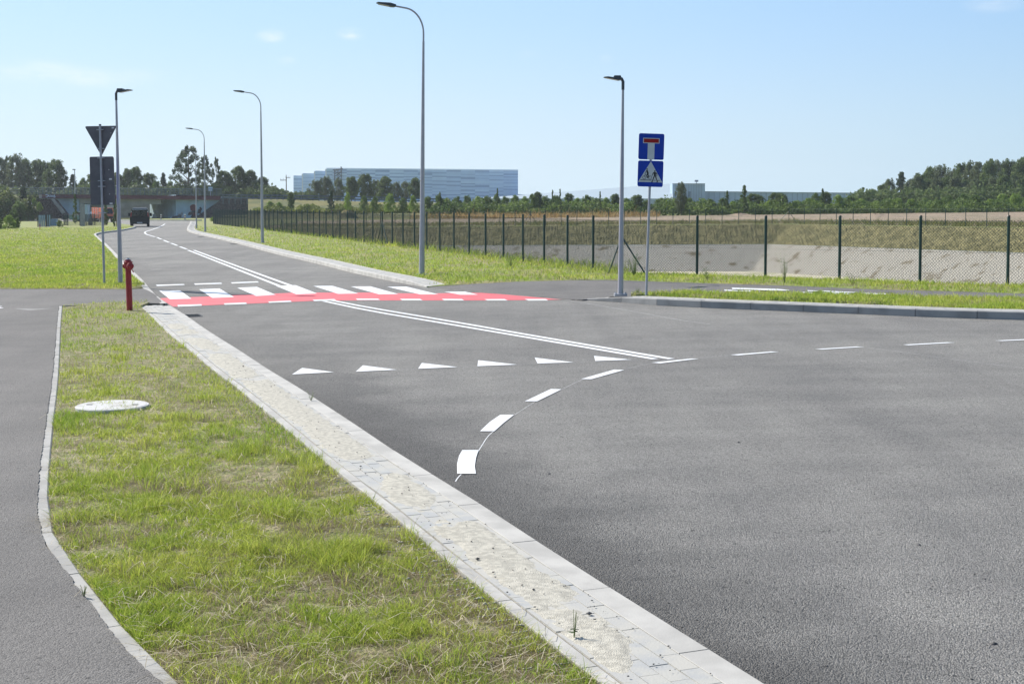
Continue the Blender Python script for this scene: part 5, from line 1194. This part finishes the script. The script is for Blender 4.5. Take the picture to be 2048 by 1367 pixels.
for x, yt, y1, wpx, kd, lab in ((1362, 365, 425, 30, 'birch', 'tall narrow tree in front of the blue grey tower block'), (1488, 371, 425, 26, 'sprig', 'thin ragged tree sticking up before the long blue wing'), (1454, 382, 425, 16, 'sprig', 'thin sapling left of the ragged tree'),
        (995, 377, 424, 10, 'sprig', 'thin sapling in front of the right part of the warehouse'), (880, 384, 424, 12, 'sprig', 'sapling just right of the tallest lamp'), (1105, 380, 424, 10, 'sprig', 'wispy sapling right of the warehouse corner'), (1120, 378, 424, 10, 'sprig', 'second wispy sapling right of the warehouse corner'),
        (1200, 383, 424, 10, 'sprig', 'sapling left of the straight right lamp'), (1645, 377, 425, 16, 'sprig', 'taller sapling near the end of the blue wing'), (663, 380, 421, 22, 'conifer', 'dark green young tree in front of the left end of the warehouse trees'),
        (695, 385, 420, 20, 'lime', 'light green sapling right of the dark young tree'), (728, 392, 422, 26, 'bush', 'mid green bush below the middle warehouse trees'), (750, 393, 424, 24, 'bush', 'darker bush right of the mid green one'), (780, 387, 424, 34, 'lime', 'lime green bush below the right warehouse trees'), (806, 396, 424, 26, 'bush', 'low bush left of the light sapling'),
        (826, 391, 424, 24, 'lime', 'light green sapling left of the tallest lamp'), (582, 385, 421, 20, 'round', 'dark shrub behind the power pole')):
    tree(kd, x, yt, y1, wpx, 180 + (int(x) % 9), lab)
# trees before the warehouse
for i, (x, yt, wpx, kd) in enumerate([(632, 361, 34, 'birch'), (652, 353, 32, 'birch'), (676, 357, 28, 'birch'), (703, 354, 36, 'round'), (731, 349, 44, 'round'), (752, 360, 26, 'birch'), (770, 353, 40, 'round'), (794, 364, 22, 'birch'), (810, 363, 26, 'birch'), (831, 356, 34, 'round')]):
    tree(kd, x, yt, 404, wpx * 1.15, 250 + i % 3 * 4, f'dark tree before the warehouse, {ORD[i]} in its row', group='row of trees before the warehouse')
# trees left
for i, (x, yt, wpx, kd) in enumerate([(-60, 318, 60, 'round'), (-25, 312, 50, 'round'), (3, 315, 34, 'birch'), (17, 313, 34, 'poplar'), (34, 308, 36, 'birch'), (52, 318, 36, 'round'), (76, 320, 44, 'round'), (92, 324, 36, 'round'), (112, 320, 46, 'round')]):
    tree(kd, x, yt, 396, wpx * 1.25, 246 + i % 4 * 4, f'tall dark tree beyond the left embankment, {ORD[i]} in its group', group='tall trees beyond the left embankment')
for i, (x, yt, wpx, kd) in enumerate([(146, 349, 26, 'conifer'), (166, 356, 24, 'bush'), (186, 348, 36, 'round'), (212, 340, 36, 'round'), (236, 346, 34, 'round'), (256, 338, 34, 'round'), (273, 334, 34, 'round'), (299, 347, 36, 'round'), (313, 362, 24, 'bush'), (327, 346, 20, 'conifer'), (340, 362, 22, 'bush')]):
    tree(kd, x, yt, 396, wpx * 1.25, 244 + i % 4 * 4, f'dark green tree behind the bridge railing, {ORD[i]} in the row', group='trees behind the bridge railing')
for x, yt, wpx, kd, lab in ((378, 293, 66, 'poplar', 'tallest tree on the left, sparse and spreading above the bridge'), (411, 311, 38, 'poplar', 'tree leaning behind the third curved lamp'), (434, 315, 20, 'poplar', 'thin tall tree right of the third curved lamp'),
        (368, 372, 40, 'bush', 'low tree under the sparse tall one'), (400, 370, 44, 'bush', 'low dense tree right under the tall one'), (450, 342, 40, 'round', 'rounded dark tree left of the broad one'), (478, 333, 48, 'round', 'broad dark tree above the right bridge end'), (500, 341, 36, 'round', 'dark tree left of the second curved lamp'),
        (480, 368, 44, 'bush', 'low dark tree in front of the broad one'), (527, 354, 34, 'round', 'dark tree behind the second curved lamp'), (549, 372, 22, 'conifer', 'small dark tree left of the power pole')):
    tree(kd, x, yt, 399, wpx * 1.15, 243 + int(x) % 7, lab)
hedge('undergrowth', -200, 620, 399, lambda x: 374 + 4 * np.sin(x * .07) + np.clip((x - 545) * .3, 0, 14), 238, 9, 52000, .22, (.065, .10, .035), (.14, .19, .06), 'dark undergrowth behind the bridge and the embankment road', 5)
hedge('undergrowth', -260, 36, 440, lambda x: 396 + 8 * np.sin(x * .11), 189.5, 9, 30000, .2, (.07, .095, .03), (.17, .20, .055), 'dark scrub covering the left embankment', 6)
hedge('undergrowth', 500, 860, 423, lambda x: 413 + 4 * np.sin(x * .09), 189.5, 6, 12000, .16, (.11, .15, .03), (.25, .28, .06), 'yellow green weeds on the foot of the right embankment', 8)
# shrubs on the left embankment
for x, yt, y1, wpx, kd, Y, lab in ((47, 374, 436, 44, 'conifer', 196, 'big dark evergreen shrub on the left embankment'), (14, 398, 438, 44, 'bush', 192, 'olive shrub low on the left embankment'), (38, 402, 440, 40, 'bush', 190, 'brownish green shrub beside the evergreen'),
        (-20, 390, 440, 60, 'bush', 192, 'dark shrub at the left edge of the embankment'), (68, 396, 412, 14, 'lime', 194, 'small yellow green shrub, upper of two, on the stone slope'), (79, 404, 422, 16, 'lime', 193, 'small yellow green shrub, lower of two, on the stone slope'), (56, 410, 440, 30, 'bush', 194, 'deep dark shrub left of the stone slope'),
        (18, 430, 459, 34, 'lime', 128, 'bright lime green bush on the left lawn'), (-6, 434, 461, 34, 'bush', 126, 'reddish green bush cut by the left edge'), (34, 436, 456, 22, 'bush', 131, 'mid green bush right of the lime one'), (119, 440, 453.5, 18, 'bush', 133, 'small dark bush right of the blue cabinet'),
        (428, 432, 447, 22, 'lime', 165, 'bright green weeds bush at the start of the long fence'), (540, 402, 420, 24, 'lime', 192, 'yellow green shrub on the right embankment'), (558, 404, 420, 22, 'lime', 192, 'second yellow green shrub near the power pole')):
    tree(kd, x, yt, y1, wpx, Y, lab, 'bush', name='bush')
# young staked trees at the enclosure
for x, yt, y1, lab in ((151, 388, 450, 'thin young tree before the left bridge wall'), (212, 402, 452, 'young staked tree left of the yield sign post'), (231, 398, 455, 'young staked tree right of the yield sign post')):
    p = G(x, y1); t = tree('sprig', x, yt, y1, 15, p.y, lab); s = p.y / F
    if x > 200:
        sx_, sz_ = t.scale.x, t.scale.z
        for dx in (-.16, .16): MB().box(((dx - .04) / sx_, -.04 / sx_, 0), ((dx + .04) / sx_, .04 / sx_, 1.35 / sz_)).build('stake', 'wood_stake', t)
# mounds in the field
def mound(px, py, wpx, h, label, m='dry_soil'):
    p = G(px, py); r = wpx * p.y / F / 2; n = 20; V = []; Fc = []
    for i in range(9):
        for k in range(n):
            rr = r * i / 8; a = 2 * math.pi * k / n; z = h * (math.cos(math.pi * min(1, i / 8)) * .5 + .5) * random.uniform(.75, 1.2) - .02; V.append((p.x + rr * math.cos(a), p.y + rr * .8 * math.sin(a), gz(p.x) + z))
    for i in range(8):
        for k in range(n): Fc.append((i * n + k, i * n + (k + 1) % n, (i + 1) * n + (k + 1) % n, (i + 1) * n + k))
    me = np_mesh('soil_mound', np.array(V), np.array(Fc), m); tag(link('soil_mound', me), label, None, kind='structure')
mound(695, 437, 60, 1.3, 'dark heap of soil behind the long fence', 'erosion_mat'); mound(1262, 430, 70, .5, 'low crumbly heap behind the straight lamp'); mound(1480, 432, 90, .35, 'low brown ridge of soil in the field'); mound(1100, 433, 120, .35, 'flat brown heap in the middle of the field')
mound(1750, 433, 160, .35, 'long low ridge of pale soil at the right of the field')
bpy.context.view_layer.update()

# ================================================================== haze
hm = bpy.data.materials.new('haze_air'); hm.use_nodes = True; ht = hm.node_tree; ht.nodes.clear()
hv = N(ht, 'ShaderNodeVolumePrincipled'); hv.inputs['Color'].default_value = (.86, .93, 1, 1); hv.inputs['Density'].default_value = .00024; hv.inputs['Anisotropy'].default_value = .35
ho = N(ht, 'ShaderNodeOutputMaterial'); ht.links.new(hv.outputs[0], ho.inputs['Volume']); MT['haze_air'] = hm
tag(MB().box((-760, -90, -9.5), (760, 960, 24)).build('haze', 'haze_air'), 'thin pale summer haze over the whole place', 'haze', kind='stuff')
